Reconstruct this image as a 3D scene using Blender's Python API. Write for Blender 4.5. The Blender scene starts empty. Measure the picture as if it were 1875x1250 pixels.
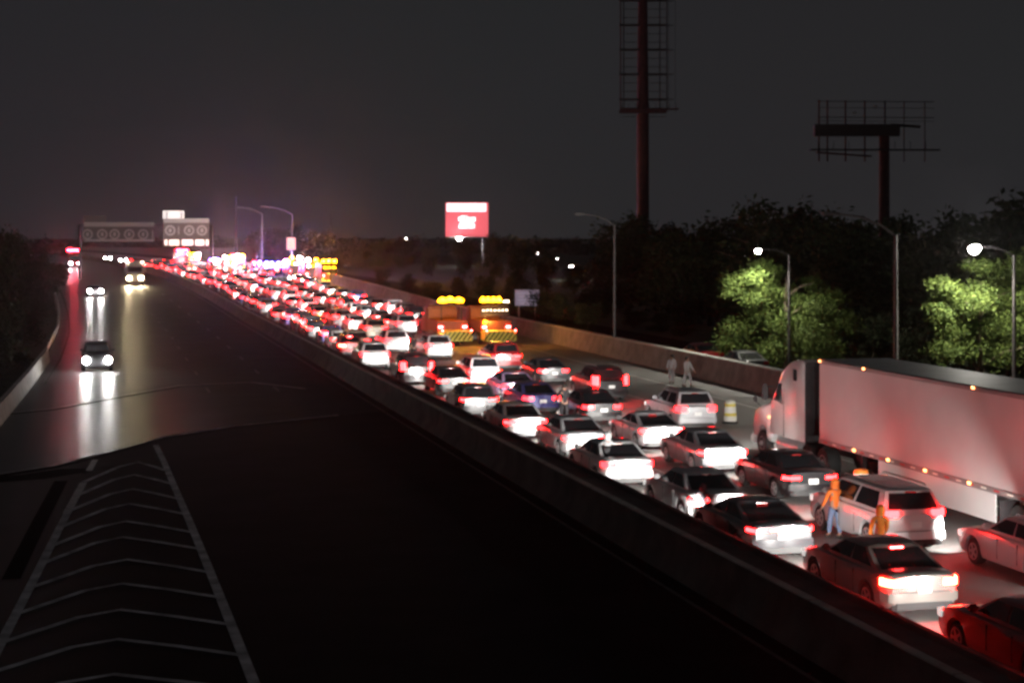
import bpy, bmesh, math, random
from mathutils import Vector, Matrix
R = math.radians
random.seed(7)
S = bpy.context.scene
COL = S.collection

# ------------------------------------------------------------------ camera, world, exposure
F = 3100.0; XC = 937.5; YH = 432.0; XV = 187.0; H = 8.4
TH = math.atan((XC - XV) / F); CT, ST = math.cos(TH), math.sin(TH)
cam = bpy.data.cameras.new('camera'); camo = bpy.data.objects.new('camera', cam); COL.objects.link(camo)
cam.sensor_width = 36; cam.lens = F / 1875 * 36
cam.shift_y = -(625 - YH) / 1875
cam.clip_start = 0.1; cam.clip_end = 6000
camo.location = (0, 0, H); camo.rotation_euler = (R(90), 0, -TH)
S.camera = camo
cam.dof.use_dof = True; cam.dof.focus_distance = 24; cam.dof.aperture_fstop = 2.2

W = bpy.data.worlds.new('World'); S.world = W; W.use_nodes = True
nt = W.node_tree; nt.nodes.clear()
wo = nt.nodes.new('ShaderNodeOutputWorld'); bg = nt.nodes.new('ShaderNodeBackground')
tc = nt.nodes.new('ShaderNodeTexCoord'); sx = nt.nodes.new('ShaderNodeSeparateXYZ'); cr = nt.nodes.new('ShaderNodeValToRGB')
cr.color_ramp.elements[0].position = 0.0; cr.color_ramp.elements[0].color = (.0235, .0228, .0250, 1)
cr.color_ramp.elements[1].position = 0.16; cr.color_ramp.elements[1].color = (.0185, .0190, .0205, 1)
nz = nt.nodes.new('ShaderNodeTexNoise'); nz.inputs['Scale'].default_value = 2.5
mx = nt.nodes.new('ShaderNodeMixRGB'); mx.blend_type = 'MULTIPLY'; mx.inputs[0].default_value = .18
nt.links.new(tc.outputs['Generated'], sx.inputs[0]); nt.links.new(sx.outputs['Z'], cr.inputs[0])
nt.links.new(tc.outputs['Generated'], nz.inputs['Vector'])
nt.links.new(cr.outputs[0], mx.inputs[1]); nt.links.new(nz.outputs['Color'], mx.inputs[2])
nt.links.new(mx.outputs[0], bg.inputs[0]); nt.links.new(bg.outputs[0], wo.inputs[0])
bg.inputs[1].default_value = 1.0

S.view_settings.view_transform = 'Standard'; S.view_settings.look = 'None'
S.view_settings.exposure = 0.0; S.view_settings.gamma = 1.0
cy = S.cycles
cy.use_light_tree = True; cy.max_bounces = 5; cy.diffuse_bounces = 2; cy.glossy_bounces = 3
cy.transmission_bounces = 2; cy.volume_bounces = 0; cy.transparent_max_bounces = 6
cy.sample_clamp_indirect = 4; cy.sample_clamp_direct = 0; cy.use_denoising = True
cy.caustics_reflective = False; cy.caustics_refractive = False
cy.pixel_filter_type = 'BLACKMAN_HARRIS'; cy.filter_width = 2.6
cy.volume_step_rate = 4; cy.volume_max_steps = 64

# ------------------------------------------------------------------ picture <-> place
def at(x, y, z=0.0):
    k = (YH - y) / (z - H)
    X = (x - XC) / k; Z = F / k
    return X * CT + Z * ST, -X * ST + Z * CT, k
def at_k(x, k):
    X = (x - XC) / k; Z = F / k
    return X * CT + Z * ST, -X * ST + Z * CT
def zpix(y, k): return H + (YH - y) / k
def interp(v, pts):
    if v <= pts[0][0]: return pts[0][1]
    for (a, fa), (b, fb) in zip(pts, pts[1:]):
        if v <= b:
            t = (v - a) / (b - a); return fa + (fb - fa) * t
    return pts[-1][1]
DP = [(-100, 0), (150, 0), (175, -.5), (205, -1.6), (245, -3.4), (300, -6.2), (380, -11), (470, -18), (610, -32), (800, -55), (1500, -170)]
ZP = [(-100, 0), (150, 0), (170, .15), (190, .6), (215, 1.2), (240, 1.65), (265, 1.9), (300, 2.0), (1500, 2.0)]
def du(v): return interp(v, DP)
def zr(v): return interp(v, ZP)
def RP(u, v, z=0.0): return Vector((u + du(v), v, zr(v) + z))
def head(v): return math.atan2(du(v + 4) - du(v - 4), 8)     # lean of the road to the right

# ------------------------------------------------------------------ mesh helpers
class MB:
    def __init__(s): s.v = []; s.f = []; s.m = []
    def add(s, vs, fs, mi=0):
        b = len(s.v); s.v += [tuple(v) for v in vs]; s.f += [tuple(b + i for i in f) for f in fs]; s.m += [mi] * len(fs); return s
    def box(s, c, d, mi=0, rz=0, bev=0.0, rx=0, ry=0):
        x, y, z = d[0] / 2, d[1] / 2, d[2] / 2
        if bev > 0:
            bm = bmesh.new(); bmesh.ops.create_cube(bm, size=1)
            for q in bm.verts: q.co = Vector((q.co.x * d[0], q.co.y * d[1], q.co.z * d[2]))
            bmesh.ops.bevel(bm, geom=list(bm.edges), offset=min(bev, min(d) * .45), segments=2, affect='EDGES')
            bm.verts.index_update()
            vs = [q.co.copy() for q in bm.verts]; fs = [[q.index for q in f.verts] for f in bm.faces]; bm.free()
        else:
            vs = [Vector(p) for p in ((-x, -y, -z), (x, -y, -z), (x, y, -z), (-x, y, -z), (-x, -y, z), (x, -y, z), (x, y, z), (-x, y, z))]
            fs = [(0, 3, 2, 1), (4, 5, 6, 7), (0, 1, 5, 4), (1, 2, 6, 5), (2, 3, 7, 6), (3, 0, 4, 7)]
        M = Matrix.Translation(Vector(c)) @ Matrix.Rotation(rz, 4, 'Z') @ Matrix.Rotation(ry, 4, 'Y') @ Matrix.Rotation(rx, 4, 'X')
        return s.add([M @ v for v in vs], fs, mi)
    def tube(s, pts, rad, n=8, mi=0, cap=True):
        pts = [Vector(p) for p in pts]
        if not isinstance(rad, (list, tuple)): rad = [rad] * len(pts)
        vs = []; fs = []
        for i, p in enumerate(pts):
            a = pts[max(i - 1, 0)]; b = pts[min(i + 1, len(pts) - 1)]
            d = (b - a).normalized()
            q = d.to_track_quat('Z', 'Y')
            for j in range(n):
                t = 2 * math.pi * j / n
                vs.append(p + q @ Vector((math.cos(t) * rad[i], math.sin(t) * rad[i], 0)))
        for i in range(len(pts) - 1):
            for j in range(n):
                a = i * n + j; b = i * n + (j + 1) % n
                fs.append((a, b, b + n, a + n))
        if cap:
            fs.append(tuple(range(n - 1, -1, -1))); fs.append(tuple(range((len(pts) - 1) * n, len(pts) * n)))
        return s.add(vs, fs, mi)
    def lathe(s, prof, c=(0, 0, 0), axis='Z', n=20, mi=0):
        vs = []; fs = []
        for (r, h) in prof:
            for j in range(n):
                t = 2 * math.pi * j / n
                p = Vector((r * math.cos(t), r * math.sin(t), h))
                if axis == 'Y': p = Vector((p.x, p.z, p.y))
                if axis == 'X': p = Vector((p.z, p.x, p.y))
                vs.append(p + Vector(c))
        for i in range(len(prof) - 1):
            for j in range(n):
                a = i * n + j; b = i * n + (j + 1) % n
                fs.append((a, b, b + n, a + n))
        fs.append(tuple(range(n))); fs.append(tuple(range((len(prof) - 1) * n, len(prof) * n)))
        return s.add(vs, fs, mi)
    def prism(s, poly, z0, z1, mi=0):
        n = len(poly)
        vs = [(p[0], p[1], z0) for p in poly] + [(p[0], p[1], z1) for p in poly]
        fs = [tuple(range(n - 1, -1, -1)), tuple(range(n, 2 * n))] + [(i, (i + 1) % n, (i + 1) % n + n, i + n) for i in range(n)]
        return s.add(vs, fs, mi)
    def side_profile(s, poly, w, inset=.08, mi=0):   # poly in (x,z), extruded along y, softened long edges
        n = len(poly); cx = sum(p[0] for p in poly) / n; cz = sum(p[1] for p in poly) / n
        def ring(y, k): 
            out = []
            for i, p in enumerate(poly):
                d = Vector((cx - p[0], cz - p[1])); d = d.normalized() * k if d.length else d
                out.append((p[0] + d.x, y, p[1] + d.y))
            return out
        rs = [ring(-w, inset), ring(-w + inset * .35, inset * .3), ring(-w + inset, 0), ring(w - inset, 0), ring(w - inset * .35, inset * .3), ring(w, inset)]
        vs = [p for r in rs for p in r]; fs = []
        for a in range(5):
            for i in range(n):
                j = (i + 1) % n; fs.append((a * n + i, a * n + j, (a + 1) * n + j, (a + 1) * n + i))
        fs.append(tuple(range(n - 1, -1, -1))); fs.append(tuple(range(5 * n, 6 * n)))
        return s.add(vs, fs, mi)
    def mesh(s, name, mats, smooth=35):
        me = bpy.data.meshes.new(name); me.from_pydata(s.v, [], s.f)
        for m in (mats if isinstance(mats, (list, tuple)) else [mats]): me.materials.append(m)
        me.polygons.foreach_set('material_index', s.m)
        bm = bmesh.new(); bm.from_mesh(me); bmesh.ops.recalc_face_normals(bm, faces=bm.faces); bm.to_mesh(me); bm.free()
        if smooth:
            me.polygons.foreach_set('use_smooth', [True] * len(me.polygons)); me.set_sharp_from_angle(angle=R(smooth))
        me.update(); return me

def ob(name, data, parent=None, loc=None, rz=0):
    o = bpy.data.objects.new(name, data); COL.objects.link(o)
    if parent: o.parent = parent
    if loc is not None: o.location = loc
    if rz: o.rotation_euler.z = rz
    return o
def tag(o, label, cat, group=None):
    o['label'] = label; o['category'] = cat
    if group: o['group'] = group
    return o
def root(name, loc, rz, label, cat, group=None): return tag(ob(name, None, None, loc, rz), label, cat, group)
def struct(o): o['kind'] = 'structure'; return o
def kids(o): return list(o.children)
def copy_tree(o, parent=None):
    c = o.copy(); COL.objects.link(c); c.parent = parent
    for ch in kids(o): copy_tree(ch, c)
    return c
def setcol(o, col):
    o.color = (*col, 1)
    for ch in o.children: setcol(ch, col)

# ------------------------------------------------------------------ materials
def mat(name, col, rough=.6, metal=0, spec=.5, emit=None, es=0, noise=0, nscale=8, bump=0, bscale=30, coat=0, objcol=False, rnoise=0, coords='Object'):
    m = bpy.data.materials.new(name); m.use_nodes = True; t = m.node_tree; b = t.nodes['Principled BSDF']
    b.inputs['Base Color'].default_value = (*col, 1); b.inputs['Roughness'].default_value = rough; b.inputs['Metallic'].default_value = metal
    b.inputs['Specular IOR Level'].default_value = spec
    b.inputs['Coat Weight'].default_value = coat; b.inputs['Coat Roughness'].default_value = .08
    src = None
    if objcol:
        oi = t.nodes.new('ShaderNodeObjectInfo'); src = oi.outputs['Color']; t.links.new(src, b.inputs['Base Color'])
    if noise or bump or rnoise:
        c = t.nodes.new('ShaderNodeTexCoord'); n = t.nodes.new('ShaderNodeTexNoise'); n.inputs['Scale'].default_value = nscale; n.inputs['Detail'].default_value = 5
        t.links.new(c.outputs[coords], n.inputs['Vector'])
        if noise:
            r = t.nodes.new('ShaderNodeMapRange'); r.inputs['From Min'].default_value = .3; r.inputs['From Max'].default_value = .7
            r.inputs['To Min'].default_value = 1 - noise; r.inputs['To Max'].default_value = 1 + noise
            t.links.new(n.outputs['Fac'], r.inputs[0])
            mm = t.nodes.new('ShaderNodeVectorMath'); mm.operation = 'SCALE'
            if src: t.links.new(src, mm.inputs[0])
            else: mm.inputs[0].default_value = col
            t.links.new(r.outputs[0], mm.inputs['Scale']); t.links.new(mm.outputs[0], b.inputs['Base Color'])
        if rnoise:
            r2 = t.nodes.new('ShaderNodeMapRange'); r2.inputs['From Min'].default_value = .35; r2.inputs['From Max'].default_value = .65
            r2.inputs['To Min'].default_value = max(.05, rough - rnoise); r2.inputs['To Max'].default_value = rough + rnoise
            t.links.new(n.outputs['Fac'], r2.inputs[0]); t.links.new(r2.outputs[0], b.inputs['Roughness'])
        if bump:
            n2 = t.nodes.new('ShaderNodeTexNoise'); n2.inputs['Scale'].default_value = bscale; t.links.new(c.outputs[coords], n2.inputs['Vector'])
            bp = t.nodes.new('ShaderNodeBump'); bp.inputs['Strength'].default_value = bump; bp.inputs['Distance'].default_value = .02
            t.links.new(n2.outputs['Fac'], bp.inputs['Height']); t.links.new(bp.outputs[0], b.inputs['Normal'])
    if emit:
        b.inputs['Emission Color'].default_value = (*emit, 1); b.inputs['Emission Strength'].default_value = es
    return m
M = {}
M['asphalt_jam'] = mat('asphalt_lit', (.17, .165, .16), .62, noise=.28, nscale=.8, bump=.4, bscale=60, rnoise=.12)  # headlight brightness of the jam lanes put into a paler asphalt
M['asphalt_wet'] = mat('asphalt_damp', (.034, .033, .035), .36, spec=.3, noise=.25, nscale=.35, bump=.2, bscale=40, rnoise=.03)
t = M['asphalt_wet'].node_tree; b = t.nodes['Principled BSDF']     # the outer lanes are wet, the lanes by the median have dried
ge = t.nodes.new('ShaderNodeNewGeometry'); sp = t.nodes.new('ShaderNodeSeparateXYZ'); t.links.new(ge.outputs['Position'], sp.inputs[0])
for (f0, f1, t0, t1, inp) in ((1.0, 8.0, .33, .85, 'Roughness'), (1.0, 8.0, .22, .03, 'Specular IOR Level')):
    mr_ = t.nodes.new('ShaderNodeMapRange'); mr_.interpolation_type = 'SMOOTHSTEP'
    for nm, vv_ in (('From Min', f0), ('From Max', f1), ('To Min', t0), ('To Max', t1)): mr_.inputs[nm].default_value = vv_
    t.links.new(sp.outputs['X'], mr_.inputs[0])
    for l_ in list(b.inputs[inp].links): t.links.remove(l_)
    t.links.new(mr_.outputs[0], b.inputs[inp])
M['asphalt_slab'] = mat('asphalt_slab', (.013, .012, .013), .9, noise=.3, nscale=.5, bump=.3, bscale=40)
t = M['asphalt_slab'].node_tree; b = t.nodes['Principled BSDF']
ge = t.nodes.new('ShaderNodeNewGeometry'); sp = t.nodes.new('ShaderNodeSeparateXYZ'); t.links.new(ge.outputs['Position'], sp.inputs[0])
for (f0, f1, t0, t1, inp) in ((-5.0, 1.5, .50, .9, 'Roughness'), (-5.0, 1.5, .22, .03, 'Specular IOR Level')):
    mr_ = t.nodes.new('ShaderNodeMapRange'); mr_.interpolation_type = 'SMOOTHSTEP'
    for nm, vv_ in (('From Min', f0), ('From Max', f1), ('To Min', t0), ('To Max', t1)): mr_.inputs[nm].default_value = vv_
    t.links.new(sp.outputs['X'], mr_.inputs[0]); t.links.new(mr_.outputs[0], b.inputs[inp])
M['concrete_dark'] = mat('concrete_dark_grey', (.13, .11, .105), .9, spec=.15, noise=.35, nscale=.9, bump=.4, bscale=20)  # darker, mottled concrete of the median barrier
M['asphalt_dry'] = mat('asphalt_dry', (.010, .008, .010), .9, spec=.03, noise=.3, nscale=.5, bump=.3, bscale=40)
M['earth'] = mat('earth', (.035, .04, .022), .95, noise=.4, nscale=.4, bump=.6, bscale=4)
M['concrete'] = mat('concrete', (.20, .18, .17), .8, noise=.3, nscale=1.2, bump=.4, bscale=20)
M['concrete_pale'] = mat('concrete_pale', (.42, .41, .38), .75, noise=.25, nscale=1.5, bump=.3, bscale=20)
M['paint'] = mat('road_paint', (.48, .48, .47), .6, noise=.45, nscale=3)
M['paint_worn'] = mat('road_paint_worn', (.58, .56, .57), .8, spec=.1, noise=.5, nscale=1.5)
M['paint_unlit'] = mat('road_paint_unlit', (.09, .088, .085), .7, spec=.2, noise=.4, nscale=2)  # darkness of the unlit carriageway put into the line colour
M['flat_black'] = mat('flat_black', (.004, .004, .004), .95, spec=.02, noise=.3)
M['steel'] = mat('galvanised_steel', (.38, .38, .38), .45, metal=.6, noise=.2)
M['pole_steel'] = mat('steel_dark_grey', (.15, .14, .14), .6, metal=.3, noise=.2)  # darker steel for the lamp posts
M['rust'] = mat('dark_red_oxide_steel', (.060, .014, .016), .7, noise=.4, nscale=2)
M['dark'] = mat('dark_steel', (.022, .018, .020), .6, noise=.3)
M['carpaint'] = mat('car_paint', (1, 1, 1), .28, metal=.15, coat=.8, objcol=True, noise=.06, nscale=1.5)
M['glass'] = mat('tinted_glass', (.012, .012, .014), .08, spec=.7)
M['rubber'] = mat('rubber', (.02, .02, .02), .8, noise=.2)
M['rim'] = mat('alloy_rim', (.55, .55, .56), .3, metal=.6)
M['trim'] = mat('black_trim', (.02, .02, .021), .5)
M['plate'] = mat('plate_white', (.75, .75, .74), .5)
M['tail'] = mat('tail_lamp', (.3, .01, .01), .2, emit=(1, .005, .0055), es=95)
M['tail_dim'] = mat('tail_lamp_dim', (.3, .01, .01), .2, emit=(1, .012, .015), es=18)
M['tail_off'] = mat('tail_lamp_unlit', (.25, .01, .01), .2)
M['tail_hot'] = mat('brake_light_on', (.3, .01, .01), .2, emit=(1, .008, .0035), es=520)
M['brake'] = mat('brake_lamp', (.3, .01, .01), .2, emit=(1, .035, .035), es=110)
M['head'] = mat('headlamp_lens', (.9, .9, .9), .1, emit=(1, .98, .95), es=4)
M['head_off'] = mat('headlamp_front', (.9, .9, .9), .1, emit=(1, .97, .92), es=.6)
M['head_on'] = mat('headlamp_oncoming', (.9, .9, .9), .1, emit=(1, .97, .93), es=330)
M['head_warm'] = mat('headlamp_warm', (.9, .9, .9), .1, emit=(1, .78, .45), es=190)
M['amber'] = mat('amber_lamp', (.8, .4, .05), .2, emit=(1, .36, .004), es=34)
M['amber_s'] = mat('amber_marker', (.8, .4, .05), .2, emit=(1, .30, .10), es=9)
M['white_s'] = mat('white_marker', (.8, .8, .8), .2, emit=(1, .75, .5), es=22)
M['red_f'] = mat('red_flasher', (.8, .05, .05), .2, emit=(1, .012, .03), es=90)
M['blue_f'] = mat('blue_flasher', (.05, .1, .8), .2, emit=(.13, .09, 1), es=80)
M['white_f'] = mat('white_flasher', (.8, .8, .8), .2, emit=(1, .80, 1), es=170)
M['bark'] = mat('bark', (.07, .05, .035), .9, noise=.4, nscale=5, bump=.5)
M['sign_back'] = mat('aluminium_panel', (.30, .29, .29), .5, metal=.3, noise=.15, nscale=1)
M['cloth'] = mat('cloth', (1, 1, 1), .85, objcol=True, noise=.15, nscale=9)
M['skin'] = mat('skin', (.42, .25, .18), .6, noise=.05)
M['hair'] = mat('hair', (.02, .015, .012), .7)
M['orange'] = mat('barrel_orange', (.85, .22, .03), .5)
M['white_band'] = mat('reflective_white', (.85, .82, .75), .4)
M['yellow'] = mat('attenuator_yellow', (.75, .62, .10), .5, noise=.15)
M['orange_truck'] = mat('truck_orange', (.20, .06, .02), .5, noise=.15)
M['truck_white'] = mat('truck_white', (.72, .72, .72), .35, noise=.06, nscale=1, coat=.3)

# trailer side: satin white aluminium with faint vertical panel seams
def trailer_mat():
    m = mat('trailer_aluminium', (.58, .57, .58), .45, metal=.15, noise=.08, nscale=.7, rnoise=.08)
    t = m.node_tree; b = t.nodes['Principled BSDF']
    c = t.nodes.new('ShaderNodeTexCoord'); w = t.nodes.new('ShaderNodeTexWave'); w.bands_direction = 'X'; w.inputs['Scale'].default_value = .26
    w.wave_profile = 'SAW'
    r = t.nodes.new('ShaderNodeValToRGB'); r.color_ramp.elements[0].position = .0; r.color_ramp.elements[1].position = .04
    bp = t.nodes.new('ShaderNodeBump'); bp.inputs['Strength'].default_value = .10; bp.inputs['Distance'].default_value = .008
    t.links.new(c.outputs['Object'], w.inputs['Vector']); t.links.new(w.outputs['Fac'], r.inputs[0]); t.links.new(r.outputs[0], bp.inputs['Height'])
    t.links.new(bp.outputs[0], b.inputs['Normal']); return m
M['trailer'] = trailer_mat()
def leaf_mat(name, a, b_):
    m = bpy.data.materials.new(name); m.use_nodes = True; t = m.node_tree; b = t.nodes['Principled BSDF']
    g = t.nodes.new('ShaderNodeNewGeometry'); r = t.nodes.new('ShaderNodeValToRGB')
    r.color_ramp.elements[0].color = (*a, 1); r.color_ramp.elements[1].color = (*b_, 1)
    t.links.new(g.outputs['Random Per Island'], r.inputs[0]); t.links.new(r.outputs[0], b.inputs['Base Color'])
    b.inputs['Roughness'].default_value = .75; b.inputs['Specular IOR Level'].default_value = .15
    return m
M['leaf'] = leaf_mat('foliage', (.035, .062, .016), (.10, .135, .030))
M['leaf_unlit'] = leaf_mat('foliage_unlit', (.020, .028, .014), (.04, .052, .022))  # darker leaf copy, shade of the unlit trees put into its colour

# ------------------------------------------------------------------ the setting
VS = [-60 + 6 * i for i in range(0, 140)] + [800, 900, 1100, 1500]
def strip(name, ua, ub, m, z=0, vs=VS, ncol=1, skirt=None):
    mb = MB(); vv = []; n = ncol + 1
    for v in vs:
        a = ua(v) if callable(ua) else ua; b = ub(v) if callable(ub) else ub
        for j in range(n): vv.append(RP(a + (b - a) * j / ncol, v, z))
    fs = [(i * n + j, i * n + j + 1, (i + 1) * n + j + 1, (i + 1) * n + j) for i in range(len(vs) - 1) for j in range(ncol)]
    mb.add(vv, fs); return mb.mesh(name, m, 0)
def ground():
    vs = [-200, -60] + [6 * i for i in range(0, 150)] + [1000, 1300, 1800, 2600, 4000]
    us = [-2500, -800, -200, -60, -6, 34.6, 60, 120, 300, 900, 3000]
    mb = MB(); vv = []
    for v in vs:
        for u in us: vv.append((u + du(min(v, 1500)), v, zr(v) - .06))
    n = len(us)
    mb.add(vv, [(i * n + j, i * n + j + 1, (i + 1) * n + j + 1, (i + 1) * n + j) for i in range(len(vs) - 1) for j in range(n - 1)])
    return mb.mesh('ground', M['earth'], 0)
struct(ob('ground', ground()))
LB = [(-60, -10), (40, -6.2), (70, -4.7), (98, -3.9), (120, -3.45), (1500, -3.4)]
struct(ob('road', strip('road', lambda v: interp(v, LB) - .3, 14.0, M['asphalt_wet'], 0, ncol=3)))
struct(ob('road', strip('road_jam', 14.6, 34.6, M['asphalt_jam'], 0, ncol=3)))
struct(ob('pavement', strip('side_street', 36.5, 45.5, M['asphalt_dry'], -.03)))

def sweep(name, prof, m, v0, v1, smooth=30, step=6, closed=True):
    vs = []; v = v0
    while v < v1: vs.append(v); v += step
    vs.append(v1); mb = MB(); n = None; vv = []
    for v in vs:
        p = prof(v); n = len(p)
        vv += [RP(a, v, b) for a, b in p]
    fs = [(i * n + j, i * n + (j + 1) % n, (i + 1) * n + (j + 1) % n, (i + 1) * n + j) for i in range(len(vs) - 1) for j in range(n)]
    fs += [tuple(range(n)), tuple(range((len(vs) - 1) * n, len(vs) * n))]
    mb.add(vv, fs); return mb.mesh(name, m, smooth)
def med(v):
    e = interp(v, [(20, 1.1), (55, .9), (95, .3), (125, 0), (900, 0)])
    return [(13.62, -.05), (13.66, .12), (13.86, .38), (13.95, 1.0), (14.13, 1.0), (14.2, .98 - .30 * e), (14.40 + e, .98 - .30 * e), (14.45 + e, 1.0 - .22 * e), (14.60 + e, 1.0 - .22 * e), (14.70 + e, .38), (14.82 + e, .12), (14.86 + e, -.05)]
r_ = root('median_barrier', (0, 0, 0), 0, 'long twin-ridged concrete median barrier between the dark lanes and the jammed lanes', 'barrier')
ob('barrier_wall', sweep('median', med, M['concrete_dark'], -20, 560), r_)
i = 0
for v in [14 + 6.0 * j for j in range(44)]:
    ob('cap', sweep('cap', lambda v: [(13.93, 1.002), (13.945, 1.03), (14.135, 1.03), (14.15, 1.002)], M['concrete_pale'], v, v + 5.93, 0), r_)  # pale strips painting the bright highlight along the ridge edge
    if v > 26: ob('top_rail', sweep('top_rail', lambda v: [(14.47 + interp(v, [(20, 1.1), (55, .9), (95, .3), (125, 0), (900, 0)]), .97 - .2 * interp(v, [(20, 1.1), (55, .9), (95, .3), (125, 0), (900, 0)])), (14.47 + interp(v, [(20, 1.1), (55, .9), (95, .3), (125, 0), (900, 0)]), 1.03 - .22 * interp(v, [(20, 1.1), (55, .9), (95, .3), (125, 0), (900, 0)])), (14.58 + interp(v, [(20, 1.1), (55, .9), (95, .3), (125, 0), (900, 0)]), 1.03 - .22 * interp(v, [(20, 1.1), (55, .9), (95, .3), (125, 0), (900, 0)])), (14.58 + interp(v, [(20, 1.1), (55, .9), (95, .3), (125, 0), (900, 0)]), .97 - .2 * interp(v, [(20, 1.1), (55, .9), (95, .3), (125, 0), (900, 0)]))], M['concrete'], v, v + 5.93, 0), r_) if v < 110 else None
def rw(v): return [(34.2, -.05), (34.28, .25), (34.5, 1.3), (34.8, 1.3), (34.9, -.05)]
r_ = root('retaining_wall', (0, 0, 0), 0, 'low concrete roadside wall along the right shoulder below the trees', 'wall')
ob('wall', sweep('wall', rw, M['concrete'], 10, 330), r_)
ob('coping', sweep('coping', lambda v: [(34.44, 1.303), (34.44, 1.38), (34.86, 1.38), (34.86, 1.303)], M['concrete_pale'], 10, 330), r_)
# far ramp wall that splits off the jam side and climbs to the right behind the attenuator trucks
struct(ob('road', strip('far_ramp', lambda v: 30.5, lambda v: 34.1, M['concrete'], .012, vs=[120 + 6 * i for i in range(20)])))
def lpar(v):
    u = interp(v, LB); return [(u - .35, -.05), (u - .3, .82), (u - .05, .82), (u + .02, .3), (u + .12, -.05)]
r_ = root('parapet', (0, 0, 0), 0, 'pale concrete parapet beside the left carriageway lit by the oncoming headlights', 'barrier')
ob('wall', sweep('parapet', lpar, M['concrete_pale'], 40, 118), r_)
r_ = root('guard_rail', (0, 0, 0), 0, 'dark steel guard rail running on beyond the pale parapet at the left road edge', 'barrier')
ob('rail', sweep('rail', lambda v: [(interp(v, LB) - .2, .5), (interp(v, LB) - .16, .58), (interp(v, LB) - .2, .66), (interp(v, LB) - .14, .74), (interp(v, LB) - .24, .8), (interp(v, LB) - .26, .5)], M['steel'], 120, 420), r_)
for i in range(24):
    v = 121 + i * 5; p = RP(interp(v, LB) - .33, v, .38); ob('post', MB().box((0, 0, 0), (.1, .12, .76)).mesh('post', M['steel'], 0), r_, p)

# painted markings
def poly_line(pts, w, m, z=.012, name='line'):
    mb = MB(); n = len(pts); vv = []
    for i, p in enumerate(pts):
        a = Vector(pts[max(i - 1, 0)]); b = Vector(pts[min(i + 1, n - 1)]); d = (b - a).normalized(); q = Vector((-d.y, d.x)) * w / 2
        P = Vector(p); 
        for sg in (1, -1):
            t = P + q * sg; vv.append((t.x, t.y, zr(t.y) + z))
    return mb.add(vv, [(2 * i, 2 * i + 1, 2 * i + 3, 2 * i + 2) for i in range(n - 1)])
def marks(name, lst, m, z=.012):
    mb = MB()
    for pts, w in lst:
        q = poly_line(pts, w, m, z); mb.add(q.v, q.f)
    return struct(ob('road_marking', mb.mesh(name, m, 0)))
def P2(x, y): u, v, k = at(x, y); return (u, v)
L = [P2(x, y) for x, y in ((-60, 1300), (0, 1180), (60, 1065), (110, 965), (148, 893))]
Rt = [P2(x, y) for x, y in ((520, 1395), (465, 1250), (420, 1135), (378, 1030), (345, 950), (318, 888), (300, 845), (285, 815))]
bright = [P2(120, 943), P2(148, 893), P2(160, 868), P2(175, 840)]
jj = [P2(x, y) for x, y in ((-400, 940), (-200, 905), (-40, 874), (100, 852), (206, 826), (300, 800), (430, 780), (560, 765))] + [(13.4, at(700, 752)[1])]
mb = MB(); vv = []
for a in jj: vv += [(a[0], a[1], .004), (a[0] * .8 + 2.0, -20, .004)]
mb.add(vv, [(2 * i, 2 * i + 1, 2 * i + 3, 2 * i + 2) for i in range(len(jj) - 1)]); mb.add([(13.4, at(700, 752)[1], .004), (13.4 * .8 + 2, -20, .004), (14.0, -20, .004), (14.0, at(700, 752)[1], .004)], [(0, 1, 2, 3)])
struct(ob('road', mb.mesh('near_slab', M['asphalt_slab'], 0)))
marks('gore_edges', [(L, .22), (Rt, .22)], M['paint_worn'])
marks('gore_edge_bright', [([P2(122, 940), P2(153, 884)], .24), ([P2(163, 862), P2(174, 842)], .22)], M['paint'], .016)
ch = []
for x, y in ((253, 846), (246, 869), (243, 895), (237, 922), (231, 954), (225, 983), (233, 1024), (224, 1068), (221, 1116), (215, 1170), (208, 1234), (200, 1310)):
    k = (y - YH)
    def on(line, yy):
        for (a, b) in zip(line, line[1:]):
            ya, yb = a[1], b[1]
            if min(ya, yb) <= yy <= max(ya, yb): return a[0] + (b[0] - a[0]) * (yy - ya) / (yb - ya)
        return line[0][0] if yy > line[0][1] else line[-1][0]
    Lp = [(-150, 1470), (-60, 1300), (0, 1180), (60, 1065), (110, 965), (148, 893), (175, 840)]
    Rp = [(560, 1500), (520, 1395), (465, 1250), (420, 1135), (378, 1030), (345, 950), (318, 888), (300, 845), (285, 815)]
    yl = y + .088 * k; yr = y + .040 * k
    ch.append(([P2(on(Lp, yl), yl), P2(x + (on(Lp, yl) - x) * .35, y + .02 * k), P2(x, y), P2(x + (on(Rp, yr) - x) * .5, y + .018 * k), P2(on(Rp, yr), yr)], .19))
marks('chevrons', ch, M['paint_worn'], .010)
lines = []
for u in (19.35, 23.2, 27.05):
    v = 20.0
    while v < 260:
        lines.append(([RP(u, v)[:2], RP(u, v + 3)[:2]], .13)); v += 9
for u in (15.55 + .5, 31.0):
    lines.append(([RP(u, v)[:2] for v in range(15, 330, 6)], .16))
marks('jam_lines', lines, M['paint'])
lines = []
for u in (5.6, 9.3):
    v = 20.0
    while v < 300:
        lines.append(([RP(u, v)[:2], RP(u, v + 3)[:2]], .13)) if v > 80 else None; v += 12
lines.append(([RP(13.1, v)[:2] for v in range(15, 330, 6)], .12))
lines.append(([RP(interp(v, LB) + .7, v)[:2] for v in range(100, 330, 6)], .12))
marks('dark_lines', lines, M['paint_unlit'])
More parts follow.
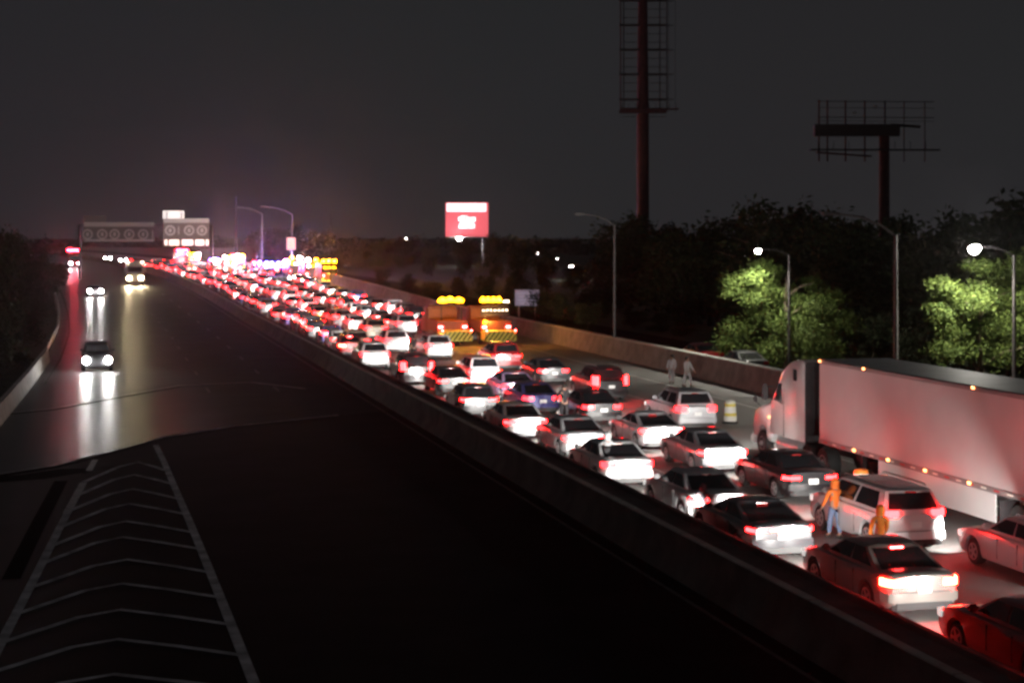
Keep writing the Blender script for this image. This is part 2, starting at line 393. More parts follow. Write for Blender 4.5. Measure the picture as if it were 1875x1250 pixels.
# deck joints and dark patches that cross the left carriageway
j1 = [P2(x, y) for x, y in ((8, 757), (100, 748), (200, 729), (330, 706), (460, 700), (560, 712))]
j2 = [P2(x, y) for x, y in ((-40, 874), (100, 852), (206, 826), (300, 800), (430, 780), (620, 760))]
marks('deck_joint_light', [(j1, .16), (j2, .13)], M['paint_worn'], .014)
marks('deck_joint_dark', [([(a, b - .5) for a, b in j1], .35), ([(a, b - .45) for a, b in j2], .5)], M['flat_black'], .008)
marks('dark_patch', [([P2(-40, 880), P2(60, 873), P2(130, 862), P2(165, 862)], 1.5), ([P2(20, 1060), P2(70, 960), P2(112, 880)], .45), ([P2(185, 858), P2(235, 850)], .6)], M['flat_black'], .006)  # dark patches laid flat on the road surface

# ------------------------------------------------------------------ cars
def lerp(a, b, t): return a + (b - a) * t
CAR = {  # L W H belt deck hood rear_base roof_rear roof_front wind_base wheel_r wheel_f
 'sedan': dict(L=4.8, W=1.84, H=1.45, belt=.93, deck=1.02, hood=.92, rb=-1.95, rr=-1.0, rf=.35, wb=1.2, wr=-1.38, wf=1.42, lamp=(.74, .90)),
 'coupe': dict(L=4.7, W=1.86, H=1.39, belt=.90, deck=1.0, hood=.88, rb=-2.05, rr=-.75, rf=.25, wb=1.15, wr=-1.38, wf=1.42, lamp=(.76, .88)),
 'hatchback': dict(L=4.3, W=1.8, H=1.5, belt=.93, deck=1.0, hood=.95, rb=-2.02, rr=-1.6, rf=.35, wb=1.15, wr=-1.28, wf=1.32, lamp=(.82, 1.02)),
 'suv': dict(L=4.75, W=1.92, H=1.74, belt=1.08, deck=1.12, hood=1.08, rb=-2.28, rr=-1.95, rf=.3, wb=1.1, wr=-1.38, wf=1.42, lamp=(.88, 1.10)),
 'minivan': dict(L=4.95, W=1.93, H=1.71, belt=1.05, deck=1.08, hood=1.04, rb=-2.48, rr=-2.15, rf=.85, wb=1.65, wr=-1.5, wf=1.55, lamp=(1.0, 1.16)),
}
def smooth01(t): t = max(0, min(1, t)); return t * t * (3 - 2 * t)
def car_body(c, fine):
    L_, Wd = c['L'], c['W'] / 2; rw_ = .36 if c['H'] > 1.6 else .335; ar = rw_ + .07
    xs = {-L_ / 2, -L_ / 2 + .05, -L_ / 2 + .16, -L_ / 2 + .4, L_ / 2, L_ / 2 - .05, L_ / 2 - .16, L_ / 2 - .4, L_ / 2 - .7, c['wb'], c['rb'], (c['wr'] + c['wf']) / 2, (c['wr'] + c['wf']) / 2 - .5, (c['wr'] + c['wf']) / 2 + .5}
    for xw in (c['wr'], c['wf']):
        for a in ((0, 25, 45, 65, 80, 90, 100, 115, 135, 155, 180) if fine else (0, 45, 90, 135, 180)): xs.add(xw + ar * math.cos(R(a)))
    xs = sorted(xs); rings = []
    for x in xs:
        e = abs(x) / (L_ / 2); d = L_ / 2 - abs(x)
        w = Wd * (1 - .13 * max(0, (e - .55) / .45) ** 2.6) * (1 - .06 * max(0, 1 - d / .08))
        if x < c['rb']: top = lerp(c['deck'] - .03, c['deck'], smooth01((x + L_ / 2) / .4))
        elif x < c['wb']: top = lerp(c['deck'], c['belt'] + .03, (x - c['rb']) / (c['wb'] - c['rb'])) 
        else: top = lerp(c['belt'] + .03, c['hood'] - .17, ((x - c['wb']) / (L_ / 2 - c['wb'])) ** 1.6)
        sh = min(c['belt'] + .0, top - .02); zb = .22
        if d < .2:
            q = 1 - d / .2; zb += .12 * q * q; top -= (.10 if x > 0 else .045) * q * q; sh = top - .04
        arch = 0
        for xw in (c['wr'], c['wf']):
            dx = abs(x - xw)
            if dx < ar: arch = rw_ + math.sqrt(max(0, ar * ar - dx * dx))
        mid = zb + .48 * (sh - zb)
        pts = [(0, zb), (.72 * w, zb), (.74 * w, zb + .002), (.93 * w, zb + .02), (.985 * w, zb + .14), (1.0 * w, mid), (.99 * w, lerp(mid, sh, .6)), (.955 * w, sh - .015), (.86 * w, lerp(sh, top, .75)), (.5 * w, top + .01), (0, top + .025)]
        pp = []
        for i, (y, z) in enumerate(pts):
            if i >= 2 and z < arch: z = arch + (.0 if i < 7 else 0)
            pp.append((y, z))
        for i in range(2, len(pp)):
            if pp[i][1] < pp[i - 1][1]: pp[i] = (pp[i][0], pp[i - 1][1] + .001)
        ring = [(x, y, z) for y, z in pp] + [(x, -y, z) for y, z in pp[-2:0:-1]]
        rings.append(ring)
    n = len(rings[0]); mb = MB(); vv = [p for r in rings for p in r]
    fs = [(i * n + j, i * n + (j + 1) % n, (i + 1) * n + (j + 1) % n, (i + 1) * n + j) for i in range(len(rings) - 1) for j in range(n)]
    fs += [tuple(range(n)), tuple(range((len(rings) - 1) * n, len(rings) * n))]
    mb.add(vv, fs)
    # boot lid line and lower black valance
    return mb
def gh(c, side, s, t, off=0.0):
    """a point on the glasshouse: side in rear/front/left/right, s in 0..1 across, t in 0..1 up"""
    xr = lerp(c['rb'], c['rr'], t); xf = lerp(c['wb'], c['rf'], t); yw = lerp(c['W'] / 2 * .90, c['W'] / 2 * .70, t ** 1.25)
    zb = lerp(c['deck'], c['belt'] + .02, .5) - .03; z = lerp(zb, c['H'] - .075, t) + .0
    bow = .10
    if side == 'rear':
        y = lerp(yw, -yw, s) * 1.0; q = abs(y / yw); return Vector((xr + bow * q ** 2.2 - off, y * (1 - .02 * q), z + off * .3))
    if side == 'front':
        y = lerp(-yw, yw, s); q = abs(y / yw); return Vector((xf - bow * 1.6 * q ** 2.2 + off, y * (1 - .02 * q), z + off * .3))
    xa = xr + bow; xb = xf - bow * 1.6; x = lerp(xa, xb, s if side == 'right' else 1 - s)
    sg = -1 if side == 'right' else 1
    bul = .02 * math.sin(math.pi * s)
    return Vector((x, sg * (yw * .98 + bul + off), z + .012 * math.sin(math.pi * s)))
def car_cabin(c):
    mb = MB(); rings = []
    def ring(t): return [gh(c, 'rear', i / 6, t) for i in range(7)] + [gh(c, 'right', i / 8, t) for i in range(1, 8)] + [gh(c, 'front', i / 6, t) for i in range(7)] + [gh(c, 'left', i / 8, t) for i in range(1, 8)]
    for t in (0, .35, .7, .93, 1.0): rings.append(ring(t))
    top = rings[-1]; cx = (c['rr'] + c['rf']) / 2
    for k_, dz in ((.93, .028), (.75, .050), (.4, .068), (.1, .073)):
        rings.append([Vector((cx + (p.x - cx) * k_, p.y * k_, p.z + dz)) for p in top])
    n = len(top); vv = [p for r in rings for p in r]
    fs = [(i * n + j, i * n + (j + 1) % n, (i + 1) * n + (j + 1) % n, (i + 1) * n + j) for i in range(len(rings) - 1) for j in range(n)]
    fs.append(tuple(range((len(rings) - 1) * n, len(rings) * n)))
    return mb.add(vv, fs)
def pane(c, side, s0, s1, t0, t1, n=5, off=.012):
    mb = MB(); vv = []; m_ = 4
    for j in range(m_):
        for i in range(n): vv.append(gh(c, side, lerp(s0, s1, i / (n - 1)), lerp(t0, t1, j / (m_ - 1)), off))
    vv += [gh(c, side, lerp(s0, s1, i / (n - 1)), lerp(t0, t1, j / (m_ - 1)), -.01) for j in range(m_) for i in range(n)]
    fs = [(j * n + i, j * n + i + 1, (j + 1) * n + i + 1, (j + 1) * n + i) for j in range(m_ - 1) for i in range(n - 1)]
    bnd = [i for i in range(n)] + [j * n + n - 1 for j in range(1, m_)] + [(m_ - 1) * n + i for i in range(n - 2, -1, -1)] + [j * n for j in range(m_ - 2, 0, -1)]
    o = n * m_
    fs += [(bnd[i], bnd[(i + 1) % len(bnd)], bnd[(i + 1) % len(bnd)] + o, bnd[i] + o) for i in range(len(bnd))]
    return mb.add(vv, fs)
def wheel_mesh(r, w, fine):
    n = 20 if fine else 12
    return MB().lathe([(r * .62, -w / 2), (r * .94, -w / 2), (r, -w / 2 + .03), (r, w / 2 - .03), (r * .94, w / 2), (r * .62, w / 2)], axis='Y', n=n).mesh('tyre', M['rubber'])
def rim_mesh(r, w):
    mb = MB().lathe([(r * .60, -w / 2 - .004), (r * .60, w / 2 + .004)], axis='Y', n=16, mi=1)
    for sg in (-1, 1):
        for i in range(5):
            a = 2 * math.pi * i / 5
            mb.box((math.cos(a) * r * .32, sg * (w / 2 + .010), math.sin(a) * r * .32), (r * .58, .02, r * .16), ry=-a)
        mb.lathe([(r * .65, sg * (w / 2 + .002)), (r * .65, sg * (w / 2 + .014)), (r * .56, sg * (w / 2 + .014)), (r * .56, sg * (w / 2 + .002))], axis='Y', n=20)
    return mb.mesh('rim', [M['rim'], M['trim']])
PROTO = {}
def lamp_poly(c, sg, y0, front=False, depth=.10, out=.018):
    L2 = c['L'] / 2; w = c['W'] / 2
    p = [(-L2 - out, y0 * w), (-L2 - out, .80 * w), (-L2 + .03, .885 * w), (-L2 + .17, .935 * w + .012), (-L2 + .34, .965 * w + .012), (-L2 + .34, .90 * w), (-L2 + .12, .84 * w), (-L2 + .07, y0 * w)]
    if front: p = [(-x, y) for x, y in p]
    return [(x, y * sg) for x, y in p]
def make_proto(kind, lod, style='std'):
    c = CAR[kind]; r = bpy.data.objects.new(kind, None)      # linked only once it is placed
    r.rotation_mode = 'XYZ'
    def part(name, me, parent=r, loc=(0, 0, 0)):
        o = bpy.data.objects.new(name, me); o.parent = parent; o.location = loc; return o
    fine = lod == 0; out = []
    out.append(part('body', car_body(c, fine).mesh('body', M['carpaint'], 40)))
    out.append(part('cabin', car_cabin(c).mesh('cabin', M['carpaint'], 40)))
    out.append(part('rear_window', pane(c, 'rear', .07, .93, .14 if c['H'] < 1.6 else .22, .90, 7).mesh('rear_window', M['glass'], 40)))
    out.append(part('windshield', pane(c, 'front', .07, .93, .10, .92, 7).mesh('windshield', M['glass'], 40)))
    for sd in ('left', 'right'):
        a0, a1 = (.10, .46) ; b0, b1 = (.50, .93)
        if sd == 'left': a0, a1, b0, b1 = 1 - .93, 1 - .50, 1 - .46, 1 - .10
        out.append(part('side_window', pane(c, sd, a0, a1, .16, .90).mesh('side_window', M['glass'], 40)))
        out.append(part('side_window', pane(c, sd, b0, b1, .16, .90).mesh('side_window', M['glass'], 40)))
    rr = .36 if c['H'] > 1.6 else .335
    wm = wheel_mesh(rr, .22, fine); rm = rim_mesh(rr, .22) if fine else None
    for xw in (c['wr'], c['wf']):
        for sg in (-1, 1):
            w_ = part('wheel', wm, r, (xw, sg * (c['W'] / 2 - .14), rr)); out.append(w_)
            if fine: out.append(part('rim', rm, w_))
    z0, z1 = c['lamp']; y0 = .50
    if style == 'bar': y0 = .40; z0, z1 = z0 + .03, z0 + .12
    if style == 'thin': y0 = .46; z1 = z0 + .10
    if style == 'tall': y0 = .70; z0, z1 = z0 - .02, z1 + .22
    tm = M['tail_hot'] if style == 'hot' else M['tail_dim'] if style == 'dim' else (M['tail_off'] if style == 'off' else M['tail'])
    for sg in (-1, 1): out.append(part('tail_light', MB().prism(lamp_poly(c, sg, y0), z0, z1).mesh('tail_light', tm, 0)))
    if style == 'bar':
        out.append(part('light_bar', MB().box((-c['L'] / 2 - .008, 0, (z0 + z1) / 2), (.03, c['W'] * .40, .05)).mesh('light_bar', M['brake'], 0)))
    if lod < 2:
        for sg in (-1, 1): out.append(part('headlight', MB().prism(lamp_poly(c, sg, .52, True), .62 if c['H'] < 1.6 else .76, .74 if c['H'] < 1.6 else .90).mesh('headlight', M['head_off'], 0)))
    if fine:
        L2 = c['L'] / 2; w = c['W'] / 2
        bp = [(-L2 - .03, -.78 * w), (-L2 - .03, .78 * w), (-L2 + .03, .90 * w), (-L2 + .3, .985 * w), (-L2 + .3, .88 * w), (-L2 + .1, .6 * w), (-L2 + .1, -.6 * w), (-L2 + .3, -.88 * w), (-L2 + .3, -.985 * w), (-L2 + .03, -.90 * w)]
        out.append(part('rear_bumper', MB().prism(bp, .40, .60).mesh('rear_bumper', M['carpaint'], 30)))
        out.append(part('valance', MB().prism([(x * .995 + .0, y * .9) for x, y in bp], .23, .385).mesh('valance', M['trim'], 30)))
        out.append(part('license_plate', MB().box((-L2 - .038, 0, .68 if c['H'] < 1.6 else .78), (.016, .32, .16), bev=.005).mesh('license_plate', M['plate'], 0)))
        out.append(part('boot_gap', MB().box((-L2 - .004, 0, .615), (.02, 1.3 * w, .012)).mesh('boot_gap', M['trim'], 0)))
        p = gh(c, 'rear', .5, .93, .02); out.append(part('brake_light', MB().box(p, (.03, .30, .035)).mesh('brake_light', M['brake'] if style in ('hot',) else M['tail_off'], 0)))
        for sg, sd, s_ in ((-1, 'right', .9), (1, 'left', .1)):
            q = gh(c, sd, s_, .18); out.append(part('mirror', MB().box((q.x + .05, q.y + sg * .14, q.z + .06), (.14, .22, .15), bev=.045).mesh('mirror', M['carpaint'])))
            for xx in (-.55, .45):
                out.append(part('door_handle', MB().box((xx, sg * (c['W'] / 2 * .985), c['belt'] - .14), (.2, .03, .03), bev=.01).mesh('door_handle', M['carpaint'])))
            for xx in (-.75, .2):
                out.append(part('door_gap', MB().box((xx + .0, sg * (c['W'] / 2 * .992), .62), (.012, .022, .5)).mesh('door_gap', M['trim'], 0)))
        if kind in ('suv', 'minivan'):
            for sg in (-1, 1):
                out.append(part('roof_rail', MB().tube([(c['rr'] + .25, sg * .58, c['H'] + .01), (c['rr'] + .35, sg * .58, c['H'] + .05), (c['rf'] - .3, sg * .58, c['H'] + .05), (c['rf'] - .2, sg * .58, c['H'] + .0)], .018, 6).mesh('roof_rail', M['steel'])))
    return r
SPOT = {}
def spot_data(power, size, color=(1, .96, .9)):
    k = (power, size, color)
    if k not in SPOT:
        l = bpy.data.lights.new('headlight_beam', 'SPOT'); l.energy = power; l.spot_size = R(size); l.spot_blend = 1.0; l.shadow_soft_size = .07; l.color = color; SPOT[k] = l
    return SPOT[k]
def beam(parent, x, y, z, power, size=100, tilt=4, color=(1, .96, .9)):
    o = bpy.data.objects.new('headlight_beam', spot_data(power, size, color)); COL.objects.link(o); o.parent = parent
    o.location = (x, y, z); o.rotation_euler = (0, R(-90 + tilt), 0)
    return o
def copy_car(o, parent=None):
    c = o.copy(); COL.objects.link(c); c.parent = parent
    for ch in CH.get(o.name, []): copy_car(ch, c)
    return c
CH = {}
def car(kind, u, v, col, label, lod=0, style='std', group='cars stopped in the traffic jam', rot=None, power=900, onc=False, name=None, scl=1):
    key = (kind, lod, style)
    if key not in PROTO:
        r = make_proto(kind, lod, style); PROTO[key] = r
        for o in bpy.data.objects:
            if o.parent is not None: CH.setdefault(o.parent.name, [])
        CH.clear()
        for o in bpy.data.objects:
            if o.parent is not None: CH.setdefault(o.parent.name, []).append(o)
    c = CAR[kind]; o = copy_car(PROTO[key]); o.name = name or 'parked_car'
    vc = v + c['L'] / 2; p = RP(u, vc, .012)
    o.location = p; o.rotation_euler = (0, 0, math.pi / 2 - head(vc) + (rot or 0) + (math.pi if onc else 0))
    tag(o, label, 'car', group); setcol(o, col); o.scale = (scl, 1, scl)
    if power:
        z = .66 if c['H'] < 1.6 else .8
        if lod == 0:
            for sg in (-1, 1): beam(o, c['L'] / 2 + .06, sg * .62, z, power)
        else: beam(o, c['L'] / 2 + .06, 0, z, power * 2)
    return o
NAMES = {'sedan': 'sedan', 'coupe': 'coupe', 'hatchback': 'hatchback', 'suv': 'suv', 'minivan': 'minivan'}
BLACK = (.012, .011, .013); CHAR = (.045, .045, .05); GREY = (.14, .14, .15); SILVER = (.42, .42, .44); WHITE = (.62, .62, .63); RED = (.30, .015, .02); BLUE = (.06, .06, .20); OLIVE = (.20, .19, .175); BEIGE = (.45, .40, .32); VIOLET_CAST = (.35, .25, .42)
near = [  # x,y of the rear-bumper bottom centre in the photograph
 ('sedan', 1692, 1115, OLIVE, 'hot', 'dark sedan with glaring red tail lights and bright white lower bumper beside the median', None),
 ('coupe', 1435, 1013, CHAR, 'bar', 'black fastback with one tail light strip right across its back, beside the median', None),
 ('sedan', 1322, 951, SILVER, 'thin', 'silver sedan just ahead of the black fastback with the light strip', None),
 ('sedan', 1153, 883, WHITE, 'dim', 'white sedan with a person in pale clothes standing at its left side', None),
 ('sedan', 1076, 829, SILVER, 'thin', 'sedan with pale flanks and dark red rear directly ahead of the white sedan', None),
 ('sedan', 965, 798, WHITE, 'thin', 'white sedan with red-lit rear window and blown-out white boot near the median', None),
 ('hatchback', 880, 757, CHAR, 'thin', 'small dark hatchback beside the median with a bluish glint on its bumper', None),
 ('sedan', 834, 717, CHAR, 'thin', 'dark red-lit sedan between the dark wagon and the small dark hatchback', None),
 ('suv', 795, 698, BLACK, 'tall', 'large black sport utility car with upright tail lights near the median', 17.2),
 ('suv', 688, 671, WHITE, 'dim', 'white sport utility car glowing white near the median, behind a red car', None),
 ('sedan', 645, 648, RED, 'hot', 'bright red car with round glowing tail lights near the median', None),
 ('minivan', 1667, 999, WHITE, 'std', 'white minivan with wide dark rear window and people standing at its left side', 20.85),
 ('sedan', 1489, 907, BLACK, 'thin', 'black sedan with two red tail lights and white plate in front of the lorry trailer', None),
 ('sedan', 1328, 858, GREY, 'thin', 'grey sedan with reddish flank left of the lorry front wheel', None),
 ('coupe', 1217, 816, SILVER, 'thin', 'silver coupe with pink-lit side and white-lit tail in the middle lane', None),
 ('sedan', 1083, 770, BLACK, 'dim', 'black sedan with white-lit bumper and dark figures beside it', 21.6),
 ('sedan', 1003, 752, BLUE, 'dim', 'dark sedan with purple light in its paint just left of the black sedan with figures', 20.0),  # purple light cast put into the blue body colour
 ('sedan', 955, 728, VIOLET_CAST, 'dim', 'pale sedan with violet light in its paint ahead of the purple-tinted sedan', None),  # violet light cast put into the body colour
 ('suv', 890, 704, WHITE, 'thin', 'pale car with pink shoulder and dark roof left of the car with a light bar', None),
 ('suv', 806, 654, WHITE, 'dim', 'wide white car just below the yellow-backed lorries', None),
 ('suv', 728, 643, WHITE, 'dim', 'white car with a dark gap down its back, left of the wide white car', None),
 ('suv', 690, 618, BEIGE, 'dim', 'cream-backed car with a dark hood-like roof behind the white cars', None),
 ('suv', 1278, 781, SILVER, 'dim', 'white-backed dark-roofed sport utility car left of the glowing yellow barrel', None),
 ('suv', 1120, 728, BLACK, 'tall', 'black sport utility car with tall upright red tail lights in the outer lane', None),
 ('sedan', 1016, 698, CHAR, 'dim', 'dark sedan with cream-lit boot in the outer lane', None),
 ('suv', 930, 673, RED, 'thin', 'red car with a long lit bar under its rear window in the outer lane', None),
]
placed = {17.4: [], 21.2: [], 25.1: [], 28.8: []}
for kd, x, y, col, st, lab, uf in near:
    u, v, k = at(x, y, .24)
    if uf: u = uf
    car(kd, u, v, col, lab, 0, st)
    ln = min(placed, key=lambda q: abs(q - u)); placed[ln].append(v)
# three nearer cars that the frame cuts
car('sedan', 17.55, 27.1, RED, 'dark car, red light in its paint, cut by the bottom right corner of the picture', 0, 'std', power=420)  # red cast of the tail lights ahead put into the body colour
car('sedan', 22.55, 35.5, SILVER, 'silver sedan cut by the right edge of the picture, behind the white minivan', 0, 'dim')
car('suv', 22.9, 28.3, CHAR, 'dark car mostly outside the picture behind the cut-off silver sedan', 0, 'std')
ORD = ['first', 'second', 'third', 'fourth', 'fifth', 'sixth', 'seventh', 'eighth', 'ninth', 'tenth', 'eleventh', 'twelfth', 'thirteenth', 'fourteenth', 'fifteenth']
cn = {BLACK: 'black', CHAR: 'charcoal', GREY: 'grey', SILVER: 'silver', WHITE: 'white', RED: 'red', BLUE: 'dark blue', BEIGE: 'beige'}
kn = {'sedan': 'sedan', 'coupe': 'coupe', 'hatchback': 'hatchback', 'suv': 'sport utility car', 'minivan': 'minivan'}
rnd = random.Random(11)
start = {17.2: 118.0, 21.2: 146.0, 25.0: 141.0, 28.9: 150.0}
ref = {17.2: 'median lane beyond the bright red car', 21.2: 'second lane beyond the cream-backed car', 25.0: 'third lane beyond the red light-bar car', 28.9: 'outer lane beyond the yellow-backed lorries'}
for ln, v0 in start.items():
    v = v0; i = 0
    while v < 372:
        kd = rnd.choice(['sedan', 'sedan', 'suv', 'suv', 'hatchback', 'minivan', 'coupe'])
        col = rnd.choice([BLACK, BLACK, CHAR, CHAR, GREY, GREY, SILVER, SILVER, WHITE, WHITE, RED, RED, BLUE, BEIGE])
        st = rnd.choice(['std', 'std', 'thin', 'tall' if kd in ('suv', 'minivan') else 'std', 'dim'])
        if ln > 28 and 238 < v < 262: v = 262
        if i < 14: lab = f'{cn[col]} {kn[kd]}, {ORD[i]} in the {ref[ln]}'
        elif ln < 18: lab = f'small distant {cn[col]} {kd} of the median lane, deep in the red glow'
        elif ln < 22: lab = f'small distant {cn[col]} {kd} of the second lane, deep in the red glow'
        elif ln < 26: lab = f'small distant {cn[col]} {kd} of the third lane, deep in the red glow'
        else: lab = f'small distant {cn[col]} {kd} of the outermost lane, beneath the flashing lights'
        grp = 'cars stopped in the traffic jam' if i < 14 else 'distant cars in the jam, ' + ref[ln].split(' ')[0] + ' lane'
        car(kd, ln + rnd.uniform(-.35, .35), v, col, lab, 1 if v < 190 else 2, st, grp, rot=rnd.uniform(-.015, .015), scl=rnd.uniform(.95, 1.06), power=rnd.choice([250, 400, 600, 800, 1200]))
        v += CAR[kd]['L'] + rnd.uniform(1.1, 2.3); i += 1

same = {}
for o in bpy.data.objects:
    if o.parent is None and 'label' in o and str(o['label']).startswith('small distant'): same.setdefault(o['label'], []).append(o)
for k_, v_ in same.items():
    if len(v_) > 1:
        for q_, o in enumerate(sorted(v_, key=lambda o: o.location.y)): o['label'] = k_ + ', ' + ('nearest' if q_ == 0 else ORD[q_] + ' nearest')
# oncoming traffic on the dark carriageway
def oncoming(kd, x, y, z, col, lab, warm=False, lod=0, power=900):
    u0, v0, k = at(x, y, z)
    zz = z
    o = car(kd, 0, v0, col, lab, lod, 'off', 'oncoming traffic on the dark carriageway', power=0, onc=True)
    c = CAR[kd]; o.location = (u0, v0 + c['L'] / 2, zr(v0) + .012)
    for ch in o.children:
        if ch.name.startswith('headlight'):
            sg_ = 1 if sum(q.co.y for q in ch.data.vertices) > 0 else -1; ch.data = MB().lathe([(.05, -.02), (.20, .0), (.205, .05), (.14, .10), (.03, .12)], (c['L'] / 2 - .03, sg_ * .66, .72), 'X', 18).mesh('headlight', M['head_warm'] if warm else M['head_on'], 0)
    for sg in (-1, 1):
        b = beam(o, c['L'] / 2 + .06, sg * .66, .7, power * 3.0, 80, 36, (1, .8, .5) if warm else (.93, .97, 1))
    return o
oncoming('suv', 178, 681, 0, GREY, 'grey oncoming sport utility car with dazzling headlights on the wet left carriageway', power=2600)
oncoming('sedan', 173, 531, zr(270), SILVER, 'pale oncoming car with bluish white headlights behind the nearest oncoming car', lod=1, power=2400)
oncoming('sedan', 196, 478, 2.0, CHAR, 'tiny oncoming car with round headlights below the left overhead sign', lod=1, power=1500)
oncoming('sedan', 224, 482, 2.0, WHITE, 'tiny oncoming car right of the one below the left overhead sign', lod=1, power=1500)

# ------------------------------------------------------------------ lorry cab and trailer (one vehicle)
def box_part(name, c, d, m, parent, bev=.01, rz=0): return ob(name, MB().box(c, d, bev=bev, rz=rz).mesh(name, m, 30), parent)
def truck_wheel(parent, x, y, r=.52, w=.30, face=1):
    o = ob('wheel', MB().lathe([(r * .55, -w / 2), (r * .95, -w / 2), (r, -w / 2 + .04), (r, w / 2 - .04), (r * .95, w / 2), (r * .55, w / 2)], axis='Y', n=24).mesh('tyre', M['rubber']), parent, (x, y, r))
    mb = MB().lathe([(r * .56, face * (w / 2 - .02)), (r * .50, face * (w / 2 + .01)), (r * .34, face * (w / 2 - .06)), (r * .18, face * (w / 2 + .02)), (r * .10, face * (w / 2 + .08))], axis='Y', n=20)
    ob('hub', mb.mesh('hub', M['rim']), o)
u0, v0, k0 = at(1500, 812, 1.15)
TU = u0 + 1.30; TV = v0        # centreline and front end of the trailer
T = root('semi_truck', (TU, TV, 0.012), math.pi / 2, 'white articulated lorry with a long plain trailer filling the right side', 'lorry')
TL = 16.1
box_part('trailer_box', (-TL / 2, 0, 2.62), (TL, 2.6, 2.86), M['trailer'], T, .03)
box_part('trailer_roof', (-TL / 2, 0, 4.07), (TL - .06, 2.5, .04), M['sign_back'], T, .01)
for sg in (-1, 1):
    box_part('top_rail', (-TL / 2, sg * 1.306, 4.0), (TL, .03, .12), M['sign_back'], T, .01)
    box_part('bottom_rail', (-TL / 2, sg * 1.308, 1.25), (TL, .035, .17), M['sign_back'], T, .01)
    box_part('side_skirt', (-8.2, sg * 1.22, .74), (7.4, .03, .82), M['truck_white'], T, .01)
for x in (-.12, -3.6, -10.8):
    ob('marker_light', MB().box((x, 1.335, 4.03), (.14, .05, .07), bev=.015).mesh('marker_light', M['amber_s'], 0), T)
for x in (-2.9, -5.4, -7.9, -10.6):
    ob('marker_light', MB().box((x, 1.345, 1.27), (.16, .05, .08), bev=.015).mesh('marker_light', M['amber_s'], 0), T)
mb = MB()
for i in range(22): mb.box((-.6 - i * .72, 1.329, 1.25), (.3, .008, .05), mi=i % 2)
ob('reflective_tape', mb.mesh('tape', [M['tail_dim'] if False else mat('tape_red', (.5, .02, .02), .4), M['white_band']], 0), T)
box_part('landing_gear', (-2.6, .85, .62), (.16, .16, 1.1), M['dark'], T)
box_part('landing_gear', (-2.6, -.85, .62), (.16, .16, 1.1), M['dark'], T)
box_part('chassis', (-TL / 2, 0, 1.02), (TL - 1, .9, .22), M['dark'], T)
for x in (-13.2, -14.5):
    for y in (-1.12, 1.12): truck_wheel(T, x, y, face=1 if y > 0 else -1)
box_part('mud_flap', (-12.4, 1.08, .70), (.03, .62, .7), M['dark'], T)
TRK0 = set(bpy.data.objects)
# tractor: sleeper cab silhouette seen from the side (x forward)
prof = [(.75, .95), (.75, 3.3), (.80, 3.86), (.95, 3.93), (1.5, 3.90), (2.1, 3.78), (2.7, 3.50), (3.05, 3.22), (3.2, 3.0), (3.75, 2.28), (3.95, 2.10), (4.0, .95)]
ob('cab', MB().side_profile(prof, 1.22, .14).mesh('cab', M['truck_white'], 35), T)
ob('cab_back_shade', MB().box((.735, 0, 2.35), (.03, 2.38, 3.0), bev=.01).mesh('cab_back_shade', M['dark'], 0), T)  # dark panel that paints the shade of the gap behind the cab
ob('trailer_nose_shade_box', MB().box((.55, 0, 2.2), (.3, .9, 2.2), bev=.05).mesh('gap_shade_box', M['dark'], 0), T).name = 'gap_shade_box'  # dark box standing in for the shade between cab and trailer
hood = [(3.95, .85), (3.95, 2.12), (4.6, 2.03), (5.3, 1.88), (5.75, 1.68), (5.95, 1.35), (6.0, .75), (5.6, .6), (5.35, .75), (5.28, 1.02), (5.1, 1.17), (4.85, 1.22), (4.6, 1.17), (4.42, 1.02), (4.35, .6), (4.2, .6)]
ob('hood', MB().side_profile(hood, 1.12, .16).mesh('hood', M['truck_white'], 35), T)
ob('front_bumper', MB().box((5.98, 0, .58), (.22, 2.3, .42), bev=.08).mesh('front_bumper', M['truck_white']), T)
ob('fuel_tank', MB().tube([(1.3, .95, .68), (3.2, .95, .68)], .32, 18).mesh('fuel_tank', M['rim']), T)
ob('windshield', MB().add([(3.27, -1.0, 2.95), (3.27, 1.0, 2.95), (3.77, 1.08, 2.32), (3.77, -1.08, 2.32), (3.22, -1.0, 2.93), (3.22, 1.0, 2.93), (3.70, 1.08, 2.30), (3.70, -1.08, 2.30)], [(0, 1, 2, 3), (4, 7, 6, 5), (0, 4, 5, 1), (1, 5, 6, 2), (2, 6, 7, 3), (3, 7, 4, 0)]).mesh('windshield', M['glass'], 0), T)
